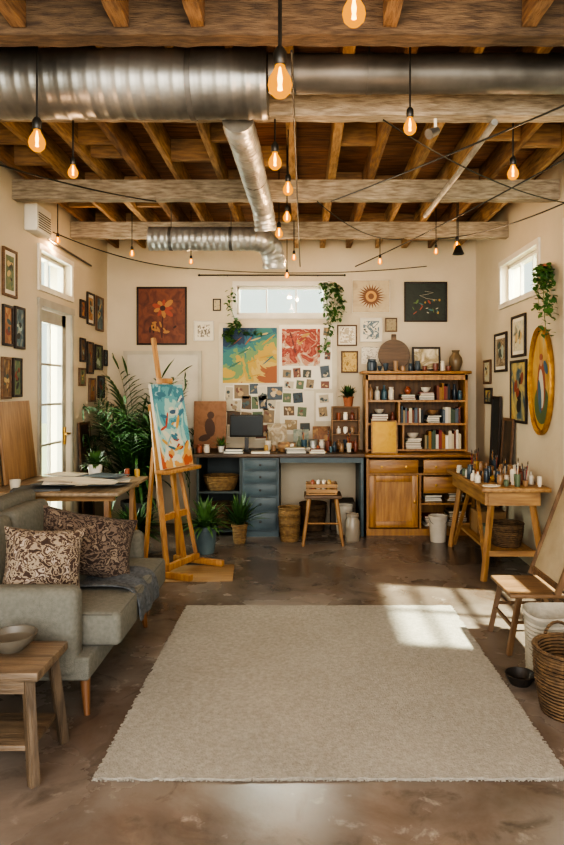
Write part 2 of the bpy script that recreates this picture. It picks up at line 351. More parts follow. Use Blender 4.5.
# ---------------- bulbs
def ctop(x,y):
    for yb,_ in BEAMS:
        if abs(y-yb)<.047: return ZBm+.004
    for j,w in zip(JX,JW):
        if abs(x-j)<w/2+.004: return ZJ
    return ZW+.005
BL=[(280,85,2.35,.045,9),(354,14,2.02,.037,6),(275,163,3.24,.034,5),(288,190,3.72,.03,4),(287,218,4.30,.028,4),(279,234,4.90,.03,4),(294,258,5.72,.022,4),(287,276,6.3,.022,4),(410,128,2.70,.028,5),(513,174,3.40,.030,5),(457,247,5.15,.028,4),(37,143,2.70,.035,6),(73,173,3.24,.026,4),(46,241,5.3,.022,4),(132,254,5.6,.022,4),(191,262,6.0,.02,4),(380,262,5.79,.022,4),(436,252,5.4,.02,4)]
for i,(px_,py_,d,r,pw) in enumerate(BL):
    p=PX(px_,py_,d)
    if p.x<XL+.06: p.x=XL+.06
    t=thing('hanging_bulb','glowing amber filament bulb on a black cord' if i else 'large amber pendant bulb on a long black cord','light bulb',p,group='string light bulbs')
    prof=[(0,-r*1.05),(r*.5,-r*.93),(r*.87,-r*.55),(r,0),(r*.9,r*.5),(r*.62,r*1.0),(r*.42,r*1.4),(r*.4,r*1.6)]
    B().lathe(prof,seg=20).obj('bulb_glass',BULB,t)
    B().lathe([(0,r*1.55),(r*.45,r*1.55),(r*.55,r*1.7),(r*.55,r*2.6),(r*.3,r*3.0),(0,r*3.0)],seg=16).obj('bulb_socket',black,t)
    B().lathe([(0,-r*.5),(r*.22,-r*.4),(r*.16,0),(r*.22,r*.5),(r*.08,r*1.4),(0,r*1.5)],seg=8).obj('filament',FIL,t)
    zt=ctop(p.x,p.y)-p.z
    B().cyl((0,0,r*2.95),(0,0,zt),.004 if i else .008,seg=6).obj('cord',black,t)
    l=bpy.data.lights.new('bulb_light','POINT'); l.energy=pw*1.1; l.color=(1,.64,.36); l.shadow_soft_size=r; lo=bpy.data.objects.new('bulb_light',l); COL.objects.link(lo); lo.parent=t; lo.location=(0,0,-r*1.3)
def cable(a,c,sag,lab,r=.005):
    a=Vector(a);c=Vector(c); pts=[a.lerp(c,i/20)+Vector((0,0,-sag*4*(i/20)*(1-i/20))) for i in range(21)]
    tag(B().tube(pts,r,6).obj('light_cable',black),lab,'cable')
cable((-.045,2.56,2.735),(-.03,6.84,2.70),.03,'black string light cable running along the room')
cable((1.82,2.3,2.72),(.55,6.84,2.70),.04,'thin black cable strung beneath the beams')
cable((1.82,1.7,2.66),(.2,4.64,2.747),.03,'thin black cable crossing beneath the beams')
cable((-2.06,5.35,2.70),(-1.2,6.84,2.68),.06,'drooping black string light cable along the wall')
cable((-1.2,6.83,2.68),(1.3,6.83,2.70),.06,'black string light cable draped along the wall',r=.004)
cable((-2.06,2.6,2.60),(-1.05,4.64,2.747),.06,'thin black cable looping from wall to beam')
cable((1.82,3.6,2.62),(1.2,5.79,2.747),.08,'slack black cable looping from wall to beam')
cable((.4,3.24,2.747),(1.82,4.4,2.66),.07,'slack black cable looping from beam to wall',r=.004)
cable((.1,4.64,2.747),(.9,5.79,2.747),.09,'short drooping cable between two beams',r=.004)
t=thing('ceiling_spotlight','small dark metal spotlight under a beam','spotlight',(.66,3.24,2.748))
B().cyl((0,0,.003),(0,0,-.06),.008).obj('stem',white,t); B().lathe([(0,0),(.018,0),(.026,.065),(.0,.065)],c=(0.01,0,-.055),axis=(-.5,-.3,-.3)).obj('spotlight_head',metald,t)
t=thing('pendant_shade','small black metal pendant shade on a cord','pendant lamp',(1.19,4.98,2.44))
B().lathe([(.012,.07),(.02,.06),(.045,.0),(.042,.0),(.016,.055),(0,.06)],seg=20).obj('lamp_shade',black,t); B().cyl((0,0,.06),(0,0,ctop(1.19,4.98)-2.44),.003,seg=6).obj('cord',black,t)
# ---------------- framed pictures
def pic(wall,u,z,w,h,frame,artm,label,fw=.014,matte=0,depth=.018,name='framed_picture',extra=None,tilt=0,group=None):
    loc,rot=wroot(wall,u,z,.003)
    t=thing(name,label,'picture',loc,rot,group)
    if fw>0:
        b=B()
        for s_ in (-1,1): b.box((s_*(w/2-fw/2),-depth/2,0),(fw,depth,h),bev=.002); b.box((0,-depth/2,s_*(h/2-fw/2)),(w-2*fw,depth,fw),bev=.002)
        b.obj('frame',frame,t)
    iw,ih=w-2*fw,h-2*fw
    if matte: B().box((0,-.005,0),(iw-.001,.006,ih-.001)).obj('mat_board',paper,t); iw-=2*matte; ih-=2*matte; yy=-.0095
    else: yy=-.007
    b=B().box((0,yy,0),(iw-.001,.003,ih-.001)); mats=[artm]
    if extra: mats+=extra(b,iw,ih,yy-.002)
    b.obj('artwork',mats,t,sm=False); return t
def bpic(x0,x1,y0,y1,*a,**k):
    s_=F/YB
    return pic('b',((x0+x1)/2-CX)/s_,EH+(CY-(y0+y1)/2)/s_,(x1-x0)/s_,(y1-y0)/s_,*a,**k)
def spic(wall,x0,x1,y0,y1,*a,**k):
    X=-XL if wall=='l' else XR
    d0,d1=X*F/abs(x0-CX),X*F/abs(x1-CX); d=(d0+d1)/2
    return pic(wall,d,EH+(CY-(y0+y1)/2)*d/F,abs(d1-d0),(y1-y0)*d/F,*a,**k)
def ell(b,cx,cz,rx,rz,y,m,n=20,a=0):
    ca,sa=math.cos(a),math.sin(a)
    b.poly([(cx+rx*math.cos(2*math.pi*i/n)*ca-rz*math.sin(2*math.pi*i/n)*sa,y,cz+rx*math.cos(2*math.pi*i/n)*sa+rz*math.sin(2*math.pi*i/n)*ca) for i in range(n)],m)
def flat(n,c): return mat('paint_'+n,c,c,rough=.6)
def flower(b,w,h,y):
    random.seed(71)
    for k in range(9):
        a=k*2*math.pi/9; r_=rnd(.10,.17); ell(b,.02*w+math.cos(a)*w*r_,h*.14+math.sin(a)*h*r_*.8,w*rnd(.07,.12),h*rnd(.03,.05),y-.0002*k,1+k%2,a=a,n=9)
    ell(b,0.02*w,h*.14,w*.06,h*.05,y-.002,3)
    b.poly([(-.006,y,-h*.4),(.006,y,-h*.4),(.012,y,0),(.004,y,0)],3)
    for k in range(12): ell(b,w*rnd(-.4,.4),-h*rnd(.12,.4),w*rnd(.04,.09),h*rnd(.015,.03),y-.0001*k,2 if k%3 else 3,a=rnd(0,3),n=8)
    return [flat('coral','#93412b'),flat('gold','#a0703a'),flat('dark_brown','#35190f')]
bpic(137,187,287,345,dkframe,art('art_russet',['#3f1f14','#5f3020','#74402a','#552818'],5,1,hard=False),'dark framed russet painting of a large flower',extra=flower,fw=.018)
bpic(194,214,321,341,white,art('art_sketch1',['#cfc5b0','#cfc5b0','#6b6256','#cfc5b0'],4,3),'small white framed ink sketch',matte=.03,fw=.01)
def sun(b,w,h,y):
    n=24; b.poly([(math.cos(math.pi*i/n)*(w*.38 if i%2 else w*.2),y,math.sin(math.pi*i/n)*(w*.34 if i%2 else w*.2)) for i in range(2*n)],1)
    ell(b,0,0,w*.15,w*.15,y-.0006,2); ell(b,0,0,w*.08,w*.08,y-.0012,1); return [flat('umber','#6b4326'),flat('ochre','#b98a4a')]
bpic(352,390,280,313,paper,art('parchment',['#9c8a70','#b3a284','#a69476'],3,5,hard=False),'unframed parchment print of a brown sun face',extra=sun,fw=.006,name='sun_print')
def sketches(b,w,h,y):
    random.seed(5)
    for k in range(20): ell(b,rnd(-.36,.36)*w,rnd(-.3,.1)*h,rnd(.02,.07)*w,rnd(.01,.03)*h,y-.0001*k,1+k%5,a=rnd(0,3),n=9)
    b.tube([(w*rnd(-.3,.3),y-.002,h*(.05+.04*i)) for i in range(7)],.002,4,m=4)
    return [flat('p0','#9a4630'),flat('p1','#b08a3a'),flat('p2','#3c6a68'),flat('p3','#b0a894'),flat('p4','#5a743c')]
bpic(404,447,282,322,dkframe,art('art_darkgreen',['#141a15','#263028','#1a2422'],4,7,hard=False),'dark framed painting with scattered colourful marks',extra=sketches,fw=.018)
bpic(360,382,318,342,white,art('art_sketch2',['#cfc5b0','#5b6a72','#cfc5b0','#2f3436'],3,9),'white framed dark ink drawing',matte=.02,fw=.012)
bpic(337,357,325,346,brframe,art('art_face',['#d6ccb8','#ab9c84','#d6ccb8','#4c4036'],3,12),'wooden framed pencil portrait study',matte=.015,fw=.014)
bpic(341,358,351,373,brframe,art('art_ochre',['#a08040','#b89a5c','#8b6b30'],5,14),'small ochre painting in wooden frame',fw=.016)
bpic(361,381,347,364,paper,art('art_letters',['#b9b0a0','#d0c8b8','#8b8376'],5,15),'small pinned cream paper print',fw=.004,name='pinned_print')
bpic(385,397,318,332,brframe,art('art_mini',['#6b5a44','#9a8a6a','#3c3a34'],4,16,hard=False),'tiny brown framed study',fw=.012)
bpic(213,221,299,311,dkframe,art('art_mini2',['#8a7a5e','#b8a888','#4c463c'],4,17,hard=False),'tiny dark framed sketch beside the window',fw=.01)
# pinboard
s_=F/YB
def bw(x,y,off=0): return ((x-CX)/s_,YB-off,EH+(CY-y)/s_)
tag(B().box((0,-.0055,0),(118/s_,.011,120/s_),bev=.002).obj('pinboard',mat('pinboard_linen','#bab09a','#c8beaa',rough=.9),loc=bw(278,383,.003)),'large off-white pinboard covered with paintings and photos','pinboard')
BO=.0145
def bsheet(x0,x1,y0,y1,m,label,name,extra=None,off=BO,cat='painting',th=.004):
    c=bw((x0+x1)/2,(y0+y1)/2,off); w_,h_=(x1-x0)/s_,(y1-y0)/s_
    b=B().box((0,-th/2,0),(w_,th,h_)); ms=[m]
    if extra: ms+=extra(b,w_,h_,-th-.0006)
    return tag(b.obj(name,ms,loc=c,sm=False),label,cat)
def vivid(b,w,h,y):
    random.seed(3)
    for k in range(16):
        a=rnd(.2,.9); ell(b,rnd(-.4,.4)*w,rnd(-.4,.4)*h,rnd(.05,.16)*w,rnd(.006,.018)*h,y-.0001*k,1+k%5,a=a,n=10)
    return [flat('v1','#a88232'),flat('v2','#285564'),flat('v3','#8c4f2e'),flat('v4','#b09c60'),flat('v5','#34604e')]
bsheet(223,277,328,383,art('art_vivid',['#1b3550','#24586a','#35706c','#688556','#b0903c','#b89c52','#93552c'],1.6,4,dist=2.0,gx=.35,gz=-.75,amp=.6),'vivid abstract painting in teal, yellow and orange','abstract_painting',vivid)
pale=mat('pale_drawing_paper','#d2cab9','#dbd4c5',rough=.85,scale=3)
bsheet(279,332,325,389,pale,'large pale drawing sheet pinned behind the red painting','drawing_sheet',off=BO-.0003,cat='paper',th=.0006)
bsheet(280,314,391,434,mat('pale_grey_paper','#c4bcab','#cec7b7',rough=.85),'pale grey drawing sheet pinned on the board','drawing_sheet',off=BO-.0003,cat='paper',th=.0006)
bsheet(316,333,393,421,pale,'small pale drawing sheet pinned on the board','drawing_sheet',off=BO-.0003,cat='paper',th=.0006)
def red(b,w,h,y):
    random.seed(8)
    for k in range(14): ell(b,rnd(-.3,.3)*w,rnd(-.1,.35)*h,rnd(.05,.14)*w,rnd(.02,.06)*h,y-.0001*k,1+k%4,a=rnd(0,2),n=9)
    return [flat('r1','#8a3628'),flat('r2','#a85e4a'),flat('r3','#a8823e'),flat('r4','#662a24')]
bsheet(282,320,329,366,art('art_red',['#bfb39d','#a04e3c','#8a3628','#ae8066','#bfb39d','#bfb39d'],3,6,dist=2,amp=.9,gz=-.3),'abstract painting in red and orange on cream paper','abstract_painting',red,off=BO+.0006)
random.seed(21)
cs=['#3a3f3c','#5d4a38','#7c6a52','#2c3a44','#8a7656','#70463a','#55644a','#a89c86','#b8ae9a','#45505a','#b0a690','#c0b6a2']
PH=[0]
def photo(x,y,w,h):
    PH[0]+=1; k=random.choice(cs); c=bw(x,y,BO+.0007+.0006*(PH[0]%5))
    b=B().box((0,-.0003,0),(w,.0005,h)).box((0,-.0006,.002),(w*.86,.0002,h*.82),m=1)
    st=random.getstate(); random.seed(PH[0]*7)
    for q in range(4): ell(b,rnd(-.25,.25)*w,rnd(-.25,.25)*h,rnd(.08,.2)*w,rnd(.05,.18)*h,-.00085-.00005*q,2+q%2,a=rnd(0,3),n=8)
    random.setstate(st)
    tag(b.obj('pinned_photo',[paper,flat('photo'+k[1:],k),flat('photo_mark%d'%(PH[0]%4),['#2a2622','#b5a486','#6a4a3a','#4a5a5a'][PH[0]%4]),flat('photo_spot%d'%(PH[0]%3),['#8a7a60','#3a4648','#a88a60'][PH[0]%3])],loc=c,rot=(0,rnd(-.12,.12),0),sm=False),'small bordered photo pinned to the board','photo','photos pinned on the pinboard')
for r_,y_ in enumerate((392,405,418,431)):
    x=225+r_*.7
    while x<272:
        w_=rnd(.08,.19); photo(x+w_*47,y_+rnd(-3,3),w_,rnd(.10,.18)); x+=w_*84
for x_,y_,w_,h_ in [(287,374,.10,.10),(297,373,.09,.12),(307,374,.10,.10),(289,385,.11,.09),(300,385,.09,.11),(310,384,.09,.11),(325,372,.11,.15),(325,385,.10,.09),(287,398,.10,.12),(298,398,.12,.13),(289,411,.13,.12),(302,412,.11,.12),(324,399,.11,.10),(323,412,.10,.12),(291,425,.15,.13),(305,427,.12,.10)]:
    photo(x_,y_,w_,h_)
for y_ in (332,344,356): photo(327+rnd(-1,1),y_,rnd(.07,.09),rnd(.09,.12))
t=thing('pale_board','large blank pale door-like panel against the wall','board',bw(163,400,.003))
B().box((0,-.010,0),(78/s_,.02,98/s_),bev=.003).obj('panel_face',mat('pale_grey_board','#b7b0a1','#c3bcad',rough=.8),t)
b=B()
for s1 in (-1,1): b.box((s1*(39/s_-.02),-.024,0),(.04,.008,98/s_)); b.box((0,-.024,s1*(49/s_-.02)),(78/s_-.08,.008,.04))
b.obj('panel_moulding',mat('moulding_paint','#a39b8b','#b0a898'),t)
def figure(b,w,h,y):
    ell(b,w*.02,.25+h*.2,w*.11,h*.08,y,1,n=11); ell(b,0,.25-h*.06,w*.16,h*.2,y,1,a=.12,n=13); ell(b,-w*.16,.25-h*.28,w*.2,h*.07,y,1,a=.3,n=9); return [flat('figbrown','#4c3222')]
t=thing('poster_board','brown poster with a dark abstract figure on the desk','painting',((209-CX)/s_*.96,6.62,.797),(R(-5),0,0))
b=B().box((0,0,.25),(.33,.012,.48)); ms=[art('art_brown',['#7a5234','#8a6040','#6b472c'],4,31,hard=False)]+figure(b,.33,.48,-.008)
b.obj('poster_panel',ms,t,sm=False)
def lab(i): return ['dark framed small landscape painting','dark framed botanical painting','dark framed moody portrait study','wooden framed small still life painting'][i%4]
PAL=[['#2a3a34','#5a6a4a','#8a7a52'],['#6a3a28','#9a6a42','#c9a872'],['#23303a','#46606a','#a8a088'],['#3a2a20','#70543a','#b08a5a']]
def subj(i):
    def f(b,w,h,y):
        random.seed(100+i)
        for k in range(6): ell(b,rnd(-.25,.25)*w,rnd(-.3,.3)*h,rnd(.06,.2)*w,rnd(.05,.16)*h,y-.0002*k,1+k%2,a=rnd(0,3),n=11)
        return [flat('s%d'%(i%3),['#b59a6a','#7a3a2a','#9aa79a'][i%3]),flat('sd%d'%(i%2),['#22201c','#3d4a44'][i%2])]
    return f
for i,(a,c,y0,y1) in enumerate([(1,15,249,297),(1,11,305,346),(13,23,307,349),(0,9,357,399),(11,20,358,397),(86,93,293,325),(95,102,297,331),(86,92,342,374),(94,101,345,370),(88,94,378,402),(97,103,376,398),(79,84,338,362),(78,84,368,386),(79,84,300,318),(103,106,350,366)]):
    spic('l',a,c,y0,y1,dkframe if i%3 else brframe,art('artL%d'%i,PAL[i%4],3,40+i,hard=False),lab(i),fw=.018,matte=.03 if i in(0,5) else 0,group='framed pictures on the side wall',extra=subj(i))
for i,(a,c,y0,y1) in enumerate([(527,513,315,357),(528,512,360,423),(508,496,333,372),(492,485,360,384),(493,486,388,404)]):
    spic('r',a,c,y0,y1,dkframe if i!=3 else brframe,art('artR%d'%i,[['#8a9a9a','#c2b89a','#4a5a5e'],['#1e2a36','#3a5560','#b5a05a','#7a3a2a'],['#b8a888','#6a5a48','#d0c4ac']][i%3],2.5,60+i,hard=False),['pale watercolour in a dark frame','tall dark framed expressive painting','small sketch in a dark frame','small wooden framed print','small dark framed print'][i],fw=.022,matte=.03 if i in(0,2) else 0,extra=subj(i+3))
loc,rot=wroot('r',4.93,1.47,.003); t=thing('oval_painting','oval gold framed painting of a robed figure','picture',loc,rot)
b=B(); rx,rz=.235,.41
rings=[]
for i in range(48):
    a=2*math.pi*i/48; c_,s2=math.cos(a),math.sin(a)
    rings.append([b.bm.verts.new(((rx+dx)*c_,yy,(rz+dx)*s2)) for dx,yy in ((-.035,-.004),(-.035,-.02),(-.02,-.034),(-.008,-.028),(0,-.034),(.004,-.015),(0,0))])
for i in range(48):
    j=(i+1)%48
    for k in range(6): b.bm.faces.new((rings[i][k],rings[i][k+1],rings[j][k+1],rings[j][k]))
b.obj('gilded_frame',mat('gilt','#8f6628','#b3873c',rough=.4,metal=.6,scale=20,bump=.3),t)
b=B(); ell(b,0,0,rx-.03,rz-.03,-.008,0,40); ell(b,0,-.18,.15,.15,-.009,1); ell(b,.0,-.04,.085,.19,-.010,2); ell(b,.0,-.06,.05,.15,-.0105,3,a=.1); ell(b,0,.15,.032,.042,-.011,4); ell(b,-.03,-.12,.035,.13,-.0115,5,a=.15); ell(b,.0,.18,.036,.025,-.0117,2); ell(b,.09,.1,.03,.06,-.0112,5,a=.6)
b.obj('artwork',[art('art_oval',['#8a6826','#a88238','#b89a58','#7f9890'],2,70,hard=False),flat('o1','#4a5a38'),flat('o2','#8a4a32'),flat('o3','#b8b6a8'),flat('o4','#a98262'),flat('o5','#35586e')],t,sm=False)
t=thing('curtain_rod','thin black iron rod mounted above the window','rod',bw(275,276,.05))
B().cyl((-.78,0,0),(.72,0,0),.007,seg=8).lathe([(0,-.015),(.015,0),(0,.015)],c=(-.79,0,0)).lathe([(0,-.015),(.015,0),(0,.015)],c=(.73,0,0)).obj('rod',black,t)
B().cyl((-.5,.05,0),(-.5,0,0),.005).obj('bracket',black,t); B().cyl((.45,.05,0),(.45,0,0),.005).obj('bracket',black,t)
def vine(name,label,paths,n,mt,size=.035,spread=.05,pot=None,cl=None):
    o0=Vector(paths[0][0]); t=thing(name,label,'plant',o0); PP=[[Vector(p)-o0 for p in P] for P in paths]
    for P in PP: B().tube(P,.003,5).obj('stem',leafm,t)
    b=B()
    for i in range(n):
        P=random.choice(PP); f=rnd(0,len(P)-1.001); k=int(f); p=P[k].lerp(P[k+1],f-k)+Vector((rnd(-spread,spread),rnd(-spread,0)*.6,rnd(-.03,.02)))
        b.blade(p,(rnd(-1,1),rnd(-1,.2),rnd(-.8,.3)),size*rnd(.6,1.4),size*.75,.8,n=4)
    if cl: b.clamp(**cl)
    b.obj('leaves',mt,t)
    if pot: pot(t)
vine('trailing_vine','green trailing vine beside the window frame',[[bw(233,288,.05),bw(230,305,.06),bw(236,322,.06),bw(243,334,.05),bw(262,331,.04)],[bw(236,322,.05),bw(228,332,.05),bw(232,342,.05)]],190,leafm,.045,.045,cl=dict(y1=.03))
vine('trailing_vine','lush green vine hanging from the window corner',[[bw(318,286,.05),bw(336,284,.06),bw(333,310,.06),bw(329,330,.06),bw(322,352,.05)],[bw(336,284,.06),bw(340,300,.05),bw(337,322,.05)],[bw(325,283,.05),bw(326,300,.06),bw(330,318,.06)]],300,leafm,.048,.05,cl=dict(y1=.03))
vx=XR-.05
def wpot(t): B().lathe([(0,-.02),(.03,-.02),(.036,.04),(.03,.04),(.027,.0),(0,.0)],seg=18).obj('plant_pot',terra,t); B().box((.02,0,-.028),(.058,.06,.01)).obj('wall_bracket',black,t)
vine('hanging_plant','trailing plant in a small pot on the wall',[[(vx,4.76,2.28),(vx-.03,4.74,2.30),(vx-.04,4.70,2.22),(vx-.03,4.70,2.10),(vx-.03,4.68,1.92),(vx-.025,4.66,1.80)],[(vx,4.76,2.30),(vx-.03,4.82,2.24),(vx-.03,4.80,2.0)],[(vx,4.76,2.3),(vx-.03,4.64,2.24),(vx-.03,4.62,1.95)]],260,leafm,.05,.045,pot=wpot,cl=dict(x1=.04))
t=thing('wall_heater','beige wall mounted air conditioner box','air conditioner',(XL+.001,4.93,2.57))
B().box((.05,0,.11),(.10,.28,.20),bev=.012).obj('housing',white,t)
b=B()
for i in range(7): b.box((.099,0,.04+i*.018),(.008,.23,.006))
b.obj('vent_grille',black,t)
B().tube([(.03,.13,.05),(.03,.3,.03),(.03,1.3,.02)],.008,6).obj('pipe',metald,t)
def part(b,name,m,t,**k): return b.obj(name,m,t,**k)
# ---------------- hutch
t=thing('wooden_hutch','tall orange-honey wooden hutch with packed open shelves','cabinet',(1.13,6.25,0))
b=B(); W=1.04; D=.54
for sx in (-1,1): b.box((sx*(W/2-.0125),D/2,.38),(.025,D,.72))
b.box((0,D-.01,.40),(W-.05,.015,.68)).box((0,D/2,.05),(W-.05,D-.01,.03)).box((0,.012,.03),(W,.02,.06)).box((.0,D/2,.59),(W-.05,D-.02,.02)).box((0,D/2,.33),(.02,D-.03,.54)).box((.25,D/2,.30),(.5,D-.05,.018))
part(b,'cabinet_body',orz,t)
part(B().box((0,D/2-.01,.765),(W+.03,D+.02,.028),bev=.006),'countertop',orx,t)
uy=.21; ud=.34
b=B()
for sx in (-1,1): b.box((sx*(W/2-.025),uy+ud/2-.02,1.17),(.025,ud-.04,.78))
for z in (.80,1.06,1.29): b.box((0,uy+ud/2-.02,z),(W-.075,ud-.07,.02))
b.box((-.17,uy+ud/2-.02,1.175),(.018,ud-.08,.21)); b.box((-.13,uy+ud/2-.02,.93),(.018,ud-.08,.24)); b.box((0,uy+.01,1.525),(W-.02,.02,.05))
part(b,'bookcase_body',orz,t)
part(B().box((0,uy+ud-.05,1.17),(W-.08,.012,.78)),'back_panel',wood('dark_back_panel','#553a20','#78542f','z'),t)
part(B().box((0,uy+ud/2-.02,1.575),(W+.05,ud,.03),bev=.008),'cornice',orx,t)
def drawer(t,x,z,w,h,mt,knobm=brass,y=-.012,nk=1):
    o=part(B().box((0,0,0),(w,.022,h),bev=.004).box((0,-.012,0),(w-.03,.006,h-.03),bev=.002),'drawer',mt,t,loc=(x,y,z))
    for k in range(nk):
        xo=0 if nk==1 else (-.25*w+.5*w*k)
        B().lathe([(0,0),(.006,0),(.006,.012),(.013,.018),(.011,.026),(0,.028)],seg=12,axis=(0,-1,0),c=(xo,-.014,0)).obj('knob',knobm,o)
drawer(t,-.26,.665,.47,.13,orx,nk=2); drawer(t,.26,.665,.47,.13,orx,nk=2)
def door(t,x,z,w,h,mt,knx,y=-.012):
    b=B()
    for s1 in (-1,1): b.box((s1*(w/2-.03),0,0),(.06,.022,h),bev=.003); b.box((0,0,s1*(h/2-.03)),(w-.12,.022,.06),bev=.003)
    b.box((0,.004,0),(w-.1,.01,h-.1)); o=part(b,'cabinet_door',mt,t,loc=(x,y,z))
    B().lathe([(0,0),(.006,0),(.006,.012),(.014,.018),(0,.028)],seg=12,axis=(0,-1,0),c=(knx,-.012,0)).obj('knob',brass,o)
door(t,-.26,.33,.47,.50,orz,.2); drawer(t,.26,.49,.47,.16,orx,nk=2)
HX,HY=1.13,6.25
BC=['#6a3a2a','#2f3f4a','#8a7a5a','#b5a88a','#3a4a38','#7a2a24','#c0b49a','#1f2428','#94682f','#56606a','#cfc6b4','#d8cfbc']
def book(x,y,z,w,h,d,ry=0,flatb=False,grp='books on the hutch shelves',rz=0):
    c=random.choice(BC); cv=mat('book_cover_'+c[1:],c,c,rough=.6); b=B()
    if flatb:
        b.box((0,0,.0015),(w,d,.003)).box((0,0,h-.0015),(w,d,.003)).box((-w/2+.0015,0,h/2),(.003,d,h-.006)).box((.002,0,h/2),(w-.01,d-.008,h-.006),m=1)
        lb='closed book lying flat in a stack'
    else:
        b.box((-w/2+.0015,0,h/2),(.003,d,h)).box((w/2-.0015,0,h/2),(.003,d,h)).box((0,-d/2+.0015,h/2),(w-.006,.003,h)).box((0,.002,h/2),(w-.006,d-.006,h-.006),m=1)
        lb='upright book with a worn coloured spine'
    return tag(b.obj('book',[cv,paper],loc=(x,y,z),rot=(0,ry,rz),sm=False),lb,'book',grp)
random.seed(4)
def row(x0,x1,y,z,hmax,grp='books on the hutch shelves'):
    x=x0
    while x<x1:
        w=rnd(.014,.032)
        if x+w>x1: break
        book(x+w/2,y,z,w,rnd(hmax*.7,hmax),rnd(.12,.16),grp=grp); x+=w+.0015
def stack(x,y,z,n,w=.16,d=.12,grp='books on the hutch shelves'):
    for i in range(n):
        h=rnd(.014,.026); book(x+rnd(-.008,.008),y,z,w*rnd(.85,1),h,d*rnd(.85,1),flatb=True,grp=grp,rz=rnd(-.08,.08)); z+=h+.0007
    return z
YS=HY+uy+.11
row(HX+.09,HX+.45,YS,.811,.19); za=stack(HX-.02,YS,.811,5,.17); row(HX-.15,HX+.08,YS,1.071,.17); zb=stack(HX+.18,YS,1.071,4,.15); row(HX+.27,HX+.45,YS,1.071,.16); zc=stack(HX-.36,YS,1.071,4,.17); zd=stack(HX-.07,YS,1.301,3,.15); ze=stack(HX+.11,YS,1.301,4,.16)
row(HX+.21,HX+.36,YS,1.301,.18)
stack(HX+.14,HY+.2,.311,3,.18,.2); stack(HX+.36,HY+.2,.311,4,.16,.2)
stack(HX+.16,HY+.2,.067,5,.2,.2); stack(HX+.38,HY+.2,.067,7,.2,.2)
JC=['#b8b0a0','#8a6a4a','#3a5560','#c9bfae','#6a3a2a','#54604a','#a8843e','#8a4a32','#2f3a44','#e0d8c8']
def vessel(x,y,z,r,h,kind='jar',color=None,name=None,label=None,grp=None,cat=None):
    c=color or random.choice(JC); m_=mat('glaze_'+c[1:],c,c,rough=.35)
    P={'jar':[(0,0),(.9,0),(1,.05),(1,.72),(.8,.82),(.8,.9),(.88,.92),(.88,1),(.75,1),(.75,.85),(0,.8)],
       'cup':[(0,0),(.8,0),(.95,.5),(1,1),(.9,1),(.8,.15),(0,.12)],
       'bottle':[(0,0),(.95,0),(1,.04),(1,.55),(.8,.68),(.35,.78),(.33,.95),(.42,.96),(.42,1),(0,1)],
       'vase':[(0,0),(.55,0),(.7,.1),(1,.42),(.9,.65),(.5,.82),(.45,.9),(.6,1),(.5,1),(.35,.88),(0,.5)],
       'bowl':[(0,0),(.45,0),(.5,.06),(.85,.5),(1,1),(.94,1),(.78,.55),(.4,.16),(0,.14)],
       'tube':[(0,0),(.7,0),(.7,.15),(1,.18),(1,.9),(.6,1),(0,1)]}[kind]
    o=B().lathe([(a*r,b_*h) for a,b_ in P],seg=18).obj(name or {'jar':'glass_jar','cup':'ceramic_cup','bottle':'bottle','vase':'vase','bowl':'ceramic_bowl','tube':'paint_bottle'}[kind],m_,loc=(x,y,z))
    cn={'#b8b0a0':'grey','#8a6a4a':'brown','#3a5560':'teal','#c9bfae':'cream','#6a3a2a':'russet','#54604a':'olive','#a8843e':'mustard','#8a4a32':'brick red','#2f3a44':'navy','#e0d8c8':'white'}.get(c,'glazed')
    return tag(o,label or '%s %s for art supplies'%(cn,{'jar':'lidless storage jar','cup':'ceramic cup','bottle':'narrow necked bottle','vase':'round bellied vase','bowl':'small ceramic bowl','tube':'squat paint bottle'}[kind]),cat or {'jar':'jar','cup':'cup','bottle':'bottle','vase':'vase','bowl':'bowl','tube':'paint bottle'}[kind],grp)
def brush(x,y,z,h,c='#a8783e'):
    m_=mat('brush_handle_'+c[1:],c,c,rough=.5); t=thing('paintbrush','thin wooden paintbrush standing in a container','paintbrush',(x,y,z),(rnd(-.14,.14),rnd(-.14,.14),0),'brushes standing in containers')
    B().cyl((0,0,0),(0,0,h*.8),.002,.0035,seg=6).obj('handle',m_,t); B().cyl((0,0,h*.8),(0,0,h*.88),.004,seg=6).obj('ferrule',metal,t); B().cyl((0,0,h*.88),(0,0,h),.0045,.0015,seg=6).obj('bristles',soil,t)
hv='vessels on the hutch'
for i,x in enumerate((-.45,-.38,-.31,-.24,.40,.455)): vessel(HX+x,YS,1.301,.029 if i<4 else .024,rnd(.09,.17),random.choice(['jar','vase','bottle']),grp=hv)
vessel(HX-.225,YS,1.071,.026,.11,'vase',grp=hv); vessel(HX-.02,YS,za+.001,.06,.05,'bowl','#c9bfae',grp=hv); vessel(HX+.18,YS,zb+.001,.055,.05,'bowl','#8a6a4a',grp=hv); vessel(HX-.36,YS,zc+.001,.05,.045,'bowl','#b8b0a0',grp=hv); vessel(HX-.07,YS,zd+.001,.035,.08,'vase','#8a4a32',grp=hv); vessel(HX+.11,YS,ze+.001,.05,.05,'bowl','#c9bfae',grp=hv)
t=thing('small_canvas','small yellow monochrome canvas propped on the hutch counter','canvas',(HX-.33,HY+.14,.781),(R(-6),0,0))
B().box((0,0,.155),(.24,.016,.30),bev=.002).obj('stretched_canvas',art('art_yellow',['#b08228','#c49a3e','#b88a32'],2,80,hard=False),t)
b=B()
for s1 in (-1,1): b.box((s1*.122,0,.156),(.014,.024,.325)); b.box((0,0,.156+s1*.155),(.23,.024,.014))
b.obj('frame',oakx,t)
ZT=1.592
t=thing('round_board','round wooden serving board with handle leaning upright','board',(HX-.19,6.70,ZT+.002),(R(-6),0,0))
